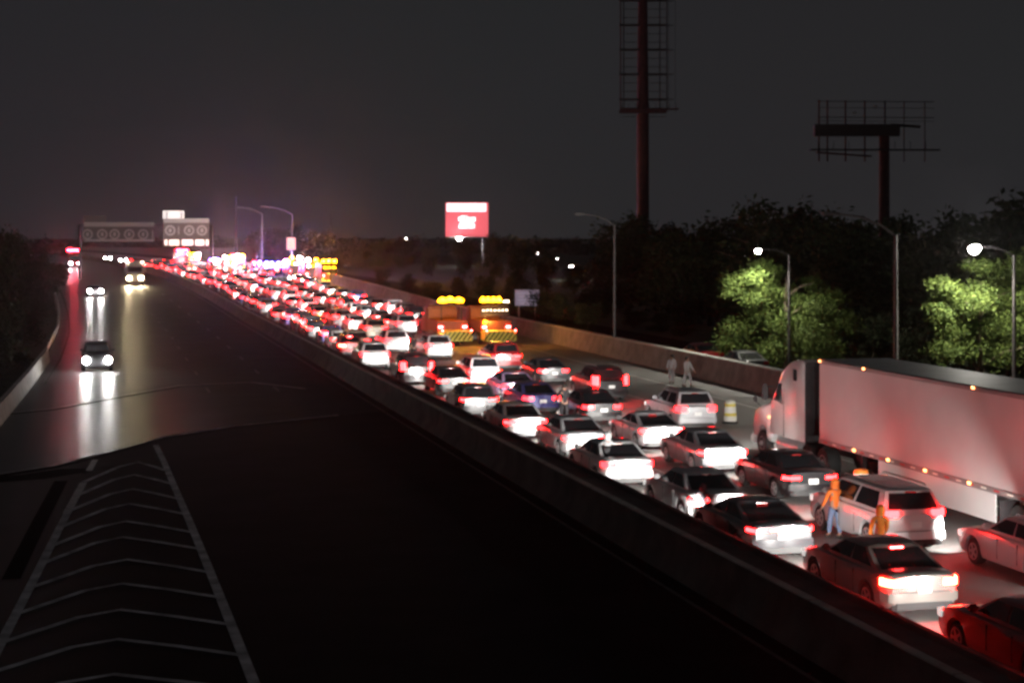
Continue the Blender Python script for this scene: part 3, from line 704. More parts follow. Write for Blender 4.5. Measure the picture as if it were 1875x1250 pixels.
for sg in (-1, 1):
    y = sg * 1.225
    ob('side_window', MB().add([(2.75, y, 2.95), (3.12, y, 2.92), (3.6, y, 2.26), (2.75, y, 2.18), (2.75, y - sg * .03, 2.95), (3.12, y - sg * .03, 2.92), (3.6, y - sg * .03, 2.26), (2.75, y - sg * .03, 2.18)], [(0, 1, 2, 3), (4, 7, 6, 5), (0, 4, 5, 1), (1, 5, 6, 2), (2, 6, 7, 3), (3, 7, 4, 0)]).mesh('side_window', M['glass'], 0), T)
    ob('sleeper_window', MB().box((1.55, y, 3.35), (.34, .02, .42), bev=.008).mesh('sleeper_window', M['glass'], 0), T)
    ob('mirror', MB().box((3.75, sg * 1.5, 2.55), (.16, .22, .62), bev=.05).tube([(3.6, sg * 1.2, 2.75), (3.75, sg * 1.45, 2.75)], .02).tube([(3.6, sg * 1.2, 2.35), (3.75, sg * 1.45, 2.35)], .02).mesh('mirror', M['dark']), T)
    ob('hood_mirror', MB().box((5.25, sg * 1.28, 2.15), (.12, .16, .26), bev=.04).tube([(5.2, sg * 1.05, 1.85), (5.25, sg * 1.26, 2.05)], .018).mesh('hood_mirror', M['dark']), T)
    0 and ob('side_fairing', MB().box((1.0, sg * 1.2, 2.2), (.5, .03, 2.5), bev=.01).mesh('side_fairing', M['truck_white'], 0), T)
    ob('door_gap', MB().box((2.62, y, 1.9), (.02, .012, 1.9)).mesh('door_gap', M['trim'], 0), T)
    ob('headlight', MB().box((5.86, sg * .92, 1.1), (.12, .34, .22), bev=.04).mesh('headlight', M['head'], 0), T)
    truck_wheel(T, 4.85, sg * 1.02, .50, .30, sg)
    for x in (-.7, .65): truck_wheel(T, x - .2, sg * 1.0, .50, .5, sg)
    ob('side_marker', MB().box((4.25, sg * 1.13, 1.55), (.14, .04, .06), bev=.01).mesh('side_marker', M['amber_s'], 0), T)
ob('roof_marker', MB().box((2.95, .9, 3.38), (.1, .1, .06)).mesh('roof_marker', M['amber_s'], 0), T)
for sg in (-1, 1): beam(T, 6.1, sg * .9, 1.05, 700)
box_part('tractor_frame', (.2, 0, .82), (5.4, .9, .25), M['dark'], T)

for o in set(bpy.data.objects) - TRK0:
    if o.parent is T: o.location.x += .75
# ------------------------------------------------------------------ attenuator trucks and emergency vehicles
def point(parent, loc, power, color, rad=.15):
    l = bpy.data.lights.new('lamp_glow', 'POINT'); l.energy = power; l.color = color; l.shadow_soft_size = rad
    o = bpy.data.objects.new('lamp_glow', l); COL.objects.link(o); o.parent = parent; o.location = loc; return o
def attenuator(x, y, label, board):
    u, v, k = at(x, y, .3); t = root('attenuator_truck', RP(u, v, .012), math.pi / 2, label, 'lorry', 'road crew lorries with crash cushions')
    ob('crash_cushion', MB().box((.9, 0, .72), (1.7, 2.45, .78), bev=.06).mesh('crash_cushion', M['yellow'], 30), t)
    mb = MB()
    for i in range(-3, 4): mb.box((.035, i * .36, .72), (.012, .10, .8), rx=R(38))
    ob('chevron_stripe', mb.mesh('chevron', M['flat_black'], 0), t)
    ob('cargo_bed', MB().box((3.8, 0, 1.35), (4.2, 2.4, .9), bev=.03).box((5.6, 0, 2.1), (.12, 2.3, .9)).mesh('cargo_bed', M['orange_truck'], 30), t)
    ob('tailgate', MB().box((1.72, 0, 1.45), (.08, 2.3, .7)).mesh('tailgate', M['orange_truck'], 30), t)
    ob('cab', MB().side_profile([(5.9, .7), (5.9, 2.7), (6.1, 2.85), (7.3, 2.8), (7.9, 1.9), (9.0, 1.7), (9.2, .7)], 1.15, .1).mesh('cab', M['orange_truck']), t)
    ob('rear_window', MB().box((5.88, 0, 2.25), (.04, 1.6, .5)).mesh('rear_window', M['glass'], 0), t)
    for xx in (3.0, 8.0):
        for sg in (-1, 1): truck_wheel(t, xx, sg * 1.0, .48, .3, sg)
    for sg in (-1, 1):
        ob('tail_light', MB().box((1.66, sg * .95, 1.35), (.06, .34, .16), bev=.02).mesh('tail_light', M['brake'], 0), t)
        ob('corner_light', MB().box((.03, sg * 1.12, 1.16), (.06, .12, .1), bev=.02).mesh('corner_light', M['brake'], 0), t)
    ob('mast', MB().box((2.2, .8, 2.3), (.08, .08, 1.5)).box((2.2, -.8, 2.3), (.08, .08, 1.5)).box((2.2, 0, 3.0), (.08, 2.2, .08)).mesh('mast', M['dark'], 0), t)
    if board:
        ob('arrow_board', MB().box((2.12, 0, 2.55), (.08, 2.3, .75), bev=.02).mesh('arrow_board', M['dark'], 0), t)
        for i in range(7): ob('board_lamp', MB().lathe([(.04, -.03), (.04, .03)], (2.06, .95 - i * .31, 2.62), 'X', 10).mesh('board_lamp', M['white_s'], 0), t)
        bl = [(.95, 3.45), (.55, 3.45), (.1, 3.45), (-.3, 3.45)]
        for i in range(2): ob('work_lamp', MB().box((2.12, -.75 - .25 * i, 3.3), (.1, .14, .1)).mesh('work_lamp', M['white_s'], 0), t)
        point(t, (1.4, .55, 1.9), 160, (1, .45, .1)); ob('beacon', MB().lathe([(.10, -.1), (.12, 0), (.08, .12)], (1.5, .95, 1.75), 'Z', 12).mesh('beacon', M['amber'], 0), t)
    else: bl = [(.7, 3.42), (.1, 3.48), (-.6, 3.42)]
    for yy, zz in bl:
        ob('beacon', MB().lathe([(.2 if board else .34, -.18), (.23 if board else .38, 0), (.06, .2)], (2.2, yy, zz), 'Z', 12).mesh('beacon', M['amber'], 0), t)
        point(t, (1.9, yy, zz + .1), 110, (1, .40, .04))
    beam(t, 9.3, 0, .9, 700)
    return t
attenuator(837, 626, 'orange road crew lorry with yellow crash cushion and one big amber beacon', False)
attenuator(918, 626, 'orange road crew lorry with a row of small lamps above its yellow cushion', True)

def emergency(x, k, label, kindv, lights, power, z=None, onc=False, cat='emergency vehicle'):
    u, v = at_k(x, k)
    t = root({'van': 'ambulance', 'fire': 'fire_engine', 'police': 'police_car', 'tow': 'tow_truck'}[kindv], (u, v, zr(v) + .012), math.pi / 2 - head(v) + (math.pi if onc else 0), label, cat, 'emergency vehicles with flashing lights')
    if kindv == 'police':
        c = CAR['suv']
        for nm, me in (('body', car_body(c, False).mesh('body', M['carpaint'], 40)), ('cabin', car_cabin(c).mesh('cabin', M['carpaint'], 40)), ('rear_window', pane(c, 'rear', .07, .93, .2, .9).mesh('rear_window', M['glass']))):
            o = ob(nm, me, t); o.color = (*CHAR, 1)
        for xw in (c['wr'], c['wf']):
            for sg in (-1, 1): ob('wheel', wheel_mesh(.36, .22, False), t, (xw, sg * (c['W'] / 2 - .14), .36))
        top = 1.85; xl = -.4; wl = .9
    else:
        col = {'van': (.3, .3, .3), 'fire': (.45, .02, .02), 'tow': (.15, .11, .05)}[kindv]
        h = {'van': 2.7, 'fire': 3.1, 'tow': 2.6}[kindv]; l = {'van': 6.2, 'fire': 8.5, 'tow': 7.0}[kindv]
        o = ob('body', MB().box((-l * .12, 0, h * .55 + .2), (l * .72, 2.4, h * .9), bev=.08).mesh('body', M['carpaint']), t); o.color = (*col, 1)
        o = ob('cab', MB().side_profile([(l * .24, .5), (l * .24, h * .8), (l * .36, h * .8), (l * .44, h * .5), (l * .5, h * .42), (l * .5, .5)], 1.1, .1).mesh('cab', M['carpaint']), t); o.color = (*col, 1)
        ob('windshield', MB().box((l * .405, 0, h * .66), (.05, 1.9, h * .26), ry=R(-28)).mesh('windshield', M['glass'], 0), t)
        ob('rear_door', MB().box((-l * .48 - .02, 0, h * .5), (.04, 1.7, h * .6), bev=.01).mesh('rear_door', M['sign_back'], 0), t)
        for xx in (-l * .28, l * .36):
            for sg in (-1, 1): truck_wheel(t, xx, sg * 1.0, .45, .3, sg)
        top = h + .25; xl = -l * .40; wl = 1.2
    COLS = {'r': ('red_f', (1, .05, .09)), 'b': ('blue_f', (.22, .18, 1)), 'w': ('white_f', (1, .85, .95)), 'a': ('amber', (1, .36, .02))}
    n = len(lights); bar = ob('light_bar', MB().box((xl, 0, top - .07), (.3, wl * 2, .06), bev=.01).mesh('light_bar', M['trim'], 0), t)
    for i, c_ in enumerate(lights):
        y = wl * (1 - 2 * (i + .5) / n)
        ob('flasher', MB().lathe([(.22, -.14), (.30, 0), (.26, .16), (.10, .28)], (xl, y, top + .12), n=12).mesh('flasher', M[COLS[c_][0]], 0), bar)
        point(t, (xl - .4 if not onc else xl + .4, y, top + .35), power * .7 / n, COLS[c_][1], .2)
    for sg in (-1, 1): ob('tail_light', MB().box(((-2.4 if kindv == 'police' else -l * .48) - .03, sg * .85, 1.0), (.06, .25, .25), bev=.02).mesh('tail_light', M['brake'], 0), t)
    rx_ = (-2.44 if kindv == 'police' else -l * .48 - .06)
    for i, c_ in enumerate((lights * 2)[:3]):
        ob('rear_flasher', MB().box((rx_, .62 - .62 * i, 1.45 if kindv == 'police' else top - .7), (.06, .34, .16), bev=.03).mesh('rear_flasher', M[COLS[c_][0]], 0), t)
    if onc:
        for sg in (-1, 1):
            ob('headlight', MB().box((l * .5 + .02, sg * .8, 1.0), (.08, .4, .3), bev=.03).mesh('headlight', M['white_f'], 0), t)
            beam(t, l * .5 + .1, sg * .8, 1.0, 3000, 40, 14, (1, .8, .75))
    return t
emergency(330, 9.0, 'red fire engine under the right overhead sign amid glaring red light', 'fire', 'rrrr', 9000)
emergency(352, 9.8, 'tow vehicle with amber flashers under the right overhead sign', 'tow', 'aaw', 6000)
emergency(408, 10.4, 'police car with white and red flashers glaring right of the overhead signs', 'police', 'wrw', 16000)
emergency(432, 10.9, 'ambulance flashing white beside the tall thin pole', 'van', 'rwa', 8000)
emergency(392, 10.0, 'police car flashing white and blue just right of the overhead signs', 'police', 'bwb', 6000)
emergency(418, 11.6, 'ambulance flashing white and amber left of the tall thin pole', 'van', 'waw', 7000)
emergency(566, 12.2, 'tow truck with white and amber lamps left of the blazing yellow beacons', 'tow', 'wa', 4000)
emergency(470, 11.0, 'police car with pinkish blue flashers between the two bent lamp posts', 'police', 'rb', 6000)
emergency(492, 11.3, 'police car with a violet flasher just below the lamp post arm', 'police', 'bb', 6000)
emergency(514, 11.3, 'police car with a blue white flasher left of the small pink sign', 'police', 'bb', 8000)
emergency(536, 11.6, 'tow truck with an orange flasher directly below the small pink sign', 'tow', 'aw', 7000)
emergency(596, 12.6, 'tow truck with blazing yellow beacons at the foot of the dark mound', 'tow', 'aaa', 14000)
emergency(135, 9.2, 'oncoming fire engine with red flashers above its headlights at the far left', 'fire', 'rrrr', 9000, onc=True)
# oncoming lorry with warm headlights
u, v = at_k(247, 13.2)
t = root('box_truck', (u, v, zr(v) + .012), -math.pi / 2, 'oncoming box lorry with warm headlights and outlined cab on the dark carriageway', 'lorry')
ob('cargo_box', MB().box((-2.6, 0, 2.0), (5.6, 2.4, 2.5), bev=.04).mesh('cargo_box', M['truck_white']), t)
ob('cab', MB().side_profile([(.2, .5), (.2, 2.6), (1.3, 2.6), (1.9, 1.7), (2.3, 1.5), (2.35, .5)], 1.1, .1).mesh('cab', M['truck_white']), t)
ob('windshield', MB().box((1.63, 0, 2.12), (.05, 1.9, .85), ry=R(-34)).mesh('windshield', M['glass'], 0), t)
for xx in (-3.6, 1.5):
    for sg in (-1, 1): truck_wheel(t, xx, sg * 1.0, .45, .3, sg)
for sg in (-1, 1):
    ob('headlight', MB().box((2.38, sg * .82, .95), (.06, .42, .30), bev=.02).mesh('headlight', M['head_warm'], 0), t); beam(t, 2.5, sg * .82, .95, 4600, 40, 16, (1, .78, .45))
    ob('mirror', MB().box((1.6, sg * 1.35, 2.1), (.12, .2, .7), bev=.03).mesh('mirror', M['truck_white'], 0), t)
    ob('clearance_light', MB().box((.25, sg * 1.0, 3.1), (.08, .3, .1)).mesh('clearance_light', M['white_s'], 0), t)

# ------------------------------------------------------------------ traffic barrels
def barrel(u, v, label, glow=None):
    b = root('traffic_barrel', (u, v, .012), 0, label, 'traffic barrel', 'traffic barrels')
    ob('drum', MB().lathe([(.28, .09), (.29, .30), (.27, .31), (.27, .50), (.26, .51), (.26, .72), (.24, .73), (.24, .92), (.20, 1.0), (.08, 1.04)], n=20, ).mesh('drum', M['white_band'] if glow else M['orange']), b)  # with glow set, headlight brightness is put into a pale drum colour
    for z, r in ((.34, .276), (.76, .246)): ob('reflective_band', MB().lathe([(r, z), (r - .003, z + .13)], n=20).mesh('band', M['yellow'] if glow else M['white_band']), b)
    ob('rubber_base', MB().lathe([(.36, 0), (.36, .06), (.28, .10)], n=20).mesh('base', M['rubber']), b)
    return b
u, v, k = at(1337, 775); barrel(u, v, 'traffic barrel with headlight glow in its pale yellow colour left of the lorry cab', True)
barrel(23.35, (at(1573, 918)[1]), 'orange traffic barrel with white band between the lorry and the black sedan')

# ------------------------------------------------------------------ people
def skin_mesh(name, verts, edges, radii, m, lvl=1):
    me = bpy.data.meshes.new(name); me.from_pydata(verts, edges, [])
    o = bpy.data.objects.new(name, me); COL.objects.link(o)
    sm = o.modifiers.new('skin', 'SKIN'); sm.use_smooth_shade = True
    for i, r in enumerate(radii):
        me.skin_vertices[0].data[i].radius = (r, r) if not isinstance(r, tuple) else r
        me.skin_vertices[0].data[i].use_root = (i == 0)
    ss = o.modifiers.new('sub', 'SUBSURF'); ss.levels = lvl; ss.render_levels = lvl
    dg = bpy.context.evaluated_depsgraph_get(); out = bpy.data.meshes.new_from_object(o.evaluated_get(dg))
    bpy.data.objects.remove(o); out.materials.clear(); out.materials.append(m)
    out.polygons.foreach_set('use_smooth', [True] * len(out.polygons)); return out
def foot(x, y): u, v, k = at(x, y); return (u, v, .014)
def person(loc, rz, top, trousers, label, h=1.72, arms=(.1, .1), bend=0, hood=False, stride=.1, long=False):
    s = h / 1.72; r = root('person', loc, rz, label, 'person', None)
    # skeleton: pelvis, spine, neck, head; faces +x
    hip = .92; V = [(0, 0, hip), (0, 0, 1.15), (.0, 0, 1.36), (.0, 0, 1.46), (.01, 0, 1.53), (.02, 0, 1.60), (.015, 0, 1.66)]
    E = [(i, i + 1) for i in range(6)]; Rr = [(.14, .12), (.13, .11), (.15, .11), (.055, .055), (.07, .075), (.08, .09), (.07, .075)]
    hands = []
    for sg, a in ((1, arms[0]), (-1, arms[1])):
        b = len(V); sh = Vector((0, sg * .19, 1.38)); el = sh + Vector((.05 + a * .5, sg * .05, -.28 + abs(a) * .1)); wr = el + Vector((.08 + a * .9, sg * -.01, -.25 + abs(a) * .3)); hd = wr + (wr - el).normalized() * .08
        V += [tuple(sh), tuple(el), tuple(wr), tuple(hd)]; E += [(2, b), (b, b + 1), (b + 1, b + 2), (b + 2, b + 3)]; Rr += [.06, .045, .030, .034]
        d = (wr - el).normalized()
        for q in range(4):
            fb = len(V); o_ = Vector((.012 * (q - 1.5) * 2, 0, 0)); l = (.07, .08, .075, .06)[q]
            V += [tuple(hd + o_ + d * .03), tuple(hd + o_ + d * (.03 + l * .6)), tuple(hd + o_ + d * (.03 + l) + Vector((0, -sg * .012, 0)))]; E += [(b + 3, fb), (fb, fb + 1), (fb + 1, fb + 2)]; Rr += [.009, .008, .007]
        fb = len(V); V += [tuple(hd + Vector((.04, -sg * .01, .0))), tuple(hd + Vector((.055, -sg * .015, 0)) + d * .04)]; E += [(b + 2, fb), (fb, fb + 1)]; Rr += [.011, .009]
    for sg in (1, -1):
        b = len(V); st = stride * sg
        V += [(0, sg * .10, .86), (st * .6 + .02, sg * .11, .48), (st, sg * .12, .09), (st + .16, sg * .13, .035)]; E += [(0, b), (b, b + 1), (b + 1, b + 2), (b + 2, b + 3)]; Rr += [.095, .062, .042, .035]
    V = [tuple(Vector(p) * s) for p in V]; Rr = [(a * s if not isinstance(a, tuple) else (a[0] * s, a[1] * s)) for a in Rr]
    ob('body', skin_mesh('body', V, E, Rr, M['skin']), r)
    def cloth(name, vs, es, rs, col, m=M['cloth']):
        o = ob(name, skin_mesh(name, [tuple(Vector(p) * s) for p in vs], es, [tuple(q * s for q in a) if isinstance(a, tuple) else a * s for a in rs], m), r); o.color = (*col, 1); return o
    vs = [(0, 0, .86 if not long else .60), (0, 0, 1.05), (0, 0, 1.25), (0, 0, 1.40), (0, 0, 1.47)]; es = [(i, i + 1) for i in range(4)]; rs = [(.17, .155), (.16, .145), (.18, .15), (.12, .10), (.07, .07)]
    for sg, a in ((1, arms[0]), (-1, arms[1])):
        sh = Vector((0, sg * .19, 1.38)); el = sh + Vector((.05 + a * .5, sg * .05, -.28 + abs(a) * .1)); wr = el + Vector((.08 + a * .9, sg * -.01, -.25 + abs(a) * .3))
        b = len(vs); vs += [tuple(sh), tuple(el), tuple(wr)]; es += [(3, b), (b, b + 1), (b + 1, b + 2)]; rs += [.08, .065, .052]
    cloth('jacket', vs, es, rs, top)
    vs = [(0, 0, .95)]; es = []; rs = [(.15, .14)]
    for sg in (1, -1):
        b = len(vs); st = stride * sg; vs += [(0, sg * .10, .84), (st * .6 + .02, sg * .11, .48), (st, sg * .12, .12)]; es += [(0, b), (b, b + 1), (b + 1, b + 2)]; rs += [.115, .085, .068]
    cloth('trousers', vs, es, rs, trousers)
    for sg in (1, -1): 
        st = stride * sg; ob('shoe', MB().box(((st + .06) * s, sg * .125 * s, .045 * s), (.28 * s, .10 * s, .09 * s), bev=.03).mesh('shoe', M['rubber']), r)
    o = ob('hood' if hood else 'hair', MB().lathe([(.03, 1.745), (.08, 1.72), (.105, 1.66), (.108, 1.60), (.09, 1.54)] if not hood else [(.03, 1.78), (.10, 1.74), (.13, 1.66), (.13, 1.56), (.12, 1.47)], (-.025, 0, 0), n=14).mesh('hair', M['hair'] if not hood else M['cloth']), r)
    o.scale = (s, s, s); o.color = (*top, 1)
    f = ob('face', MB().lathe([(.012, -.02), (.016, 0), (.008, .03)], (.112, 0, 1.60), n=8).box((.098, .03, 1.625), (.02, .022, .010)).box((.098, -.03, 1.625), (.02, .022, .010)).box((.10, 0, 1.565), (.02, .045, .01)).mesh('face', M['skin']), r); f.scale = (s, s, s)
    return r
ORANGE = (.85, .20, .03); JEAN = (.16, .22, .36); PALE = (.5, .5, .52); DK = (.03, .03, .035)
person(foot(1528, 984), R(100), ORANGE, JEAN, 'person in an orange hooded top and blue jeans beside the minivan front door', 1.60, (.12, .1), hood=True)
person((19.2, foot(1607, 1038)[1], .014), R(80), (.75, .24, .03), (.75, .60, .08), 'person in orange and yellow clothes at the rear left corner of the minivan', 1.52, (.05, .15), hood=True)
person(foot(1112, 886), R(80), PALE, PALE, 'person in long pale hooded clothes at the left side of the white sedan', 1.72, (.15, .3), hood=True, long=True)
person(foot(1230, 702), R(-120), PALE, (.4, .4, .42), 'left of two people in pale tops standing on the empty right shoulder', 1.62, (.1, .1))
person(foot(1258, 708), R(-60), (.5, .5, .5), (.45, .45, .47), 'right of two people on the empty right shoulder, striding in pale clothes', 1.66, (.15, .0), stride=.2)
person(foot(1033, 776), R(100), DK, DK, 'dark-clothed person standing between the purple-tinted sedan and the black sedan', 1.8, (.2, .2))
person(foot(757, 661), R(100), DK, DK, 'small dark-clothed person standing between two white cars below the crew lorries', 1.7, (.1, .3))
person(foot(1287, 968), R(60), (.12, .10, .12), DK, 'crouched-looking person in dark clothes between the silver sedan and the median', 1.25, (.4, .4), hood=True)

# ------------------------------------------------------------------ street lamps
def down(parent, loc, power, color):
    l = bpy.data.lights.new('lamp_glow', 'SPOT'); l.energy = power; l.color = color; l.spot_size = R(150); l.spot_blend = .6; l.shadow_soft_size = .15
    o = bpy.data.objects.new('lamp_glow', l); COL.objects.link(o); o.parent = parent; o.location = loc; return o
def street_lamp(x, y_top, k, label, arm=2.6, rise=.8, lit=0, zbase=None, u=None, group='street lamps', scale=1.0, side=-1, col=(1, .95, .85), pm='pole_steel'):
    u_, v_ = at_k(x, k)
    z0 = zr(v_) if zbase is None else zbase; zt = zpix(y_top, k)
    r = root('street_lamp', (u_, v_, z0), 0, label, 'street lamp', group); h = zt - z0
    ob('pole', MB().tube([(0, 0, 0), (0, 0, h * .5), (0, 0, h)], [.11 * scale, .09 * scale, .07 * scale], 10).mesh('pole', M[pm]), r)
    ob('base_flange', MB().lathe([(.22, 0), (.22, .1), (.13, .35)], n=12).mesh('flange', M[pm]), r)
    ob('arm', MB().tube([(0, 0, h - .05), (side * arm * .25, 0, h + rise * .45), (side * arm * .6, 0, h + rise * .85), (side * arm, 0, h + rise)], .045 * scale, 8).mesh('arm', M[pm]), r)
    hd = ob('lamp_head', MB().box((side * (arm + .25), 0, h + rise), (.75 * scale, .28 * scale, .14 * scale), bev=.05).mesh('lamp_head', M[pm]), r)
    if lit:
        m_ = mat('lit_lens', (.9, .9, .9), .2, emit=col, es=lit)
        g_ = .17 if lit < 400 else .27
        ob('lens', MB().lathe([(.04, -g_), (g_ * .75, -g_ * .7), (g_, 0), (g_ * .85, g_ * .4), (.1, g_ * .5)], (side * (arm + .28), 0, h + rise - .09), n=14).mesh('lens', m_, 0), hd)
    return r, (side * (arm + .28), 0, h + rise - .45)
street_lamp(1125, 412, 26.3, 'unlit lamp post left of the lamp-lit trees, standing at the roadside wall', 2.3, .75)
street_lamp(1640, 430, 40.4, 'tall unlit lamp post rising behind the lorry trailer roof', 2.9, .95, scale=1.15)
street_lamp(480, 392, 10.2, 'distant unlit lamp post right of the thin tall pole, its arm bent left', 3.9, 1.2, scale=1.3)
street_lamp(535, 392, 11.3, 'distant unlit lamp post above the small pink sign, its arm bent left', 4.4, 1.2, scale=1.3)
r1, p1 = street_lamp(1445, 466, 29.9, 'lit lamp post shining just above the left lamp-lit tree', 1.75, .35, 330, pm='dark')
down(r1, p1, 3600, (1, .95, .80))
r2, p2 = street_lamp(1857, 466, 39.6, 'lit lamp post glaring above the tree at the right edge', 1.75, .4, 420, pm='dark')
down(r2, p2, 3900, (1, .93, .78))
for (x, y, k, e, lab) in ((985, 464, 9, 260, 'tiny lit lamp above the dark trees right of the billboard'), (1045, 488, 12, 600, 'bright distant lamp left of the unlit lamp post by the wall'), (1020, 474, 9, 70, 'faint distant lamp between the two brighter distant lamps'), (1112, 491, 12, 160, 'distant lamp just left of the unlit lamp post top'), (744, 437, 9, 120, 'small distant lamp left of the billboard above the trees'), (1163, 460, 14, 60, 'faint lamp in front of the thick tower base'), (1108, 476, 11, 60, 'faint distant lamp touching the unlit lamp post')):
    u, v = at_k(x, k); zt = zpix(y, k)
    r_ = root('distant_lamp', (u, v, 0), 0, lab, 'street lamp', 'distant lamps')
    ob('pole', MB().tube([(0, 0, 0), (0, 0, zt)], .08, 6).mesh('pole', M['dark']), r_)
    ob('lens', MB().lathe([(.05, -.1), (.1 + e / 3500, -.05), (.1 + e / 3500, .05), (.05, .1)], (0, -.12, zt), n=12).mesh('lens', mat('distant_lens', (.9, .9, .9), .2, emit=(1, .96, .9), es=e * .35), 0), r_)
# thin bare poles
for (x, yt, k, rad, lab) in ((432, 360, 10.6, .24, 'thin tall bare pole right of the overhead signs'), (605, 392, 13, .07, 'very thin pole in front of the dark mound'), (600, 440, 12, .06, 'short thin pole near the yellow beacons')):
    u, v = at_k(x, k); tag(ob('pole', MB().tube([(0, 0, 0), (0, 0, zpix(yt, k) - zr(v))], [rad, rad * .6], 8).mesh('pole', M['dark']), None, (u, v, zr(v))), lab, 'pole')

# ------------------------------------------------------------------ tall tower frame and billboard frame
k = 13.0; u, v = at_k(1177, k)
r_ = root('sign_tower', (u, v, 0), -TH * 1.0, 'tall dark red mast with a ladder of empty sign frames reaching the top edge', 'sign tower')
def Xk(x, k, x0): return (x - x0) / k
h1 = zpix(205, k); h2 = zpix(-60, k)
ob('mast', MB().tube([(0, 0, 0), (0, 0, h1), (0, 0, h2)], [.92, .85, .60], 16).mesh('mast', M['rust']), r_)
for i, y in enumerate((-45, 2, 47, 92, 137, 183)):
    z = zpix(y, k); ob('cross_beam', MB().box((-.05, -.3, z), (6.6, .5, .30)).box((1.2, .8, z + .1), (6.4, .12, .12)).mesh('cross_beam', M['dark'], 0), r_)
    for dz in (-1.2, -2.4): ob('rail', MB().box((.1, -.2, z + dz), (6.3, .08, .08)).mesh('rail', M['dark'], 0), r_)
for x in (1136, 1142, 1208, 1221):
    ob('upright', MB().box((Xk(x, k, 1177), -.15, (h1 + h2) / 2), (.16, .16, h2 - h1)).mesh('upright', M['rust'] if x < 1140 else M['dark'], 0), r_)
for x in (1226, 1238):
    ob('upright', MB().box((Xk(x, k, 1177), 1.2, (h1 + h2) / 2), (.05, .05, h2 - h1)).mesh('upright', M['dark'], 0), r_)
ob('catwalk', MB().box((.9, -.3, h1 + .35), (8.2, 1.4, .16)).box((-.1, -1.0, h1 - .05), (6.6, .1, .5)).mesh('catwalk', M['rust'], 0), r_)
for i in range(9): ob('catwalk_post', MB().box((-3 + i * .95, -1.0, h1 + .75), (.05, .05, .8)).mesh('catwalk_post', M['dark'], 0), r_)

k = 17.0; u, v = at_k(1619, k)
r_ = root('empty_billboard', (u, v, 0), -TH, 'empty billboard skeleton on a thick dark red post against the sky', 'empty billboard')
Z = lambda y: zpix(y, k)
ob('post', MB().tube([(0, 0, 0), (0, 0, Z(232))], [.62, .56], 16).mesh('post', M['rust']), r_)
ob('main_beam', MB().box((Xk(1568, k, 1619), -.2, Z(239)), ((1650 - 1494) / k, .9, 22 / k), bev=.05).mesh('main_beam', M['dark'], 0), r_)
ob('side_beam', MB().box((Xk(1660, k, 1619), .5, Z(230)), (3.2, .25, .3), ry=R(4)).mesh('side_beam', M['dark'], 0), r_)
for i, x in enumerate((1498, 1514, 1548, 1584, 1622, 1658, 1697)):
    ob('upright', MB().box((Xk(x, k, 1619), -.55 + .25 * i, (Z(184) + Z(296)) / 2), (.15 if i < 5 else .1, .18, Z(184) - Z(296))).mesh('upright', M['rust'] if i < 4 else M['dark'], 0), r_)
for y, th in ((186, .08), (198, .05), (215, .08), (222, .05)): ob('rail', MB().box((Xk(1604, k, 1619), .2, Z(y)), (218 / k, .08, th), rz=R(4)).mesh('rail', M['dark'], 0), r_)
ob('catwalk', MB().box((Xk(1600, k, 1619), -.4, Z(275)), (238 / k, 1.1, .14), rz=R(3)).mesh('catwalk', M['dark'], 0), r_)
ob('catwalk', MB().box((Xk(1540, k, 1619), -1.4, Z(284)), (100 / k, .7, .16), ry=R(4)).mesh('catwalk', M['rust'], 0), r_)
for i in range(8): ob('catwalk_post', MB().box((Xk(1495 + i * 28, k, 1619), -1.0, Z(268)), (.05, .05, .9)).mesh('catwalk_post', M['dark'], 0), r_)
for x, y in ((1562, 208), (1600, 196)): ob('flood_lamp', MB().box((Xk(x, k, 1619), -.8, Z(y)), (.4, .3, .22), bev=.05).mesh('flood_lamp', M['steel'], 0), r_)

# ------------------------------------------------------------------ lit billboard
k = 8.5; u, v = at_k(855, k); Z = lambda y: zpix(y, k)
r_ = root('billboard', (u, v, 0), -TH * .9, 'glowing red and white billboard on a thin post above the dark trees', 'billboard')
mr = mat('billboard_red', (.6, .06, .08), .5, emit=(1, .16, .19), es=.80, noise=0)
mw = mat('billboard_white', (.8, .8, .8), .5, emit=(1, .85, .87), es=1.7); mg = mat('billboard_grey', (.5, .45, .4), .5, emit=(.85, .7, .62), es=.6)
ob('post', MB().tube([(30 / k, .6, 0), (30 / k, .6, Z(440))], .35, 10).mesh('post', M['steel']), r_)
ob('board', MB().box((0, 0, Z(402)), (78 / k, .5, 62 / k), bev=.03).mesh('board', mr, 0), r_)
ob('header_panel', MB().box((-.1, -.28, Z(380)), (72 / k, .06, 15 / k)).mesh('header_panel', mw, 0), r_)
mb = MB()
for i in range(11): mb.box((-3.6 + i * .68 , -.315, Z(380)), (.34, .02, .7), mi=0)
ob('lettering', mb.mesh('lettering', mat('billboard_pink', (.6, .3, .3), .5, emit=(1, .45, .48), es=.9), 0), r_)
mb = MB()
for dx, dy, w_, h_ in ((-.6, 0, 1.4, 2.6), (.7, -.2, 1.3, 2.3), (0, -.9, 3.4, 1.0), (1.5, .5, .7, 1.0), (-1.5, .6, .7, .9)): mb.box((dx, -.28 - abs(dx) * .004, Z(406) + dy), (w_, .05, h_), bev=.02)
ob('emblem', mb.mesh('emblem', mw, 0), r_)
mb = MB().box((-.3, -.325, Z(400)), (.5, .02, .9)).box((.5, -.325, Z(410)), (.7, .02, .35))
ob('emblem_detail', mb.mesh('emblem_detail', mg, 0), r_)
ob('catwalk', MB().box((.2, -.9, Z(434)), (78 / k, 1.1, .2)).mesh('catwalk', M['sign_back'], 0), r_)
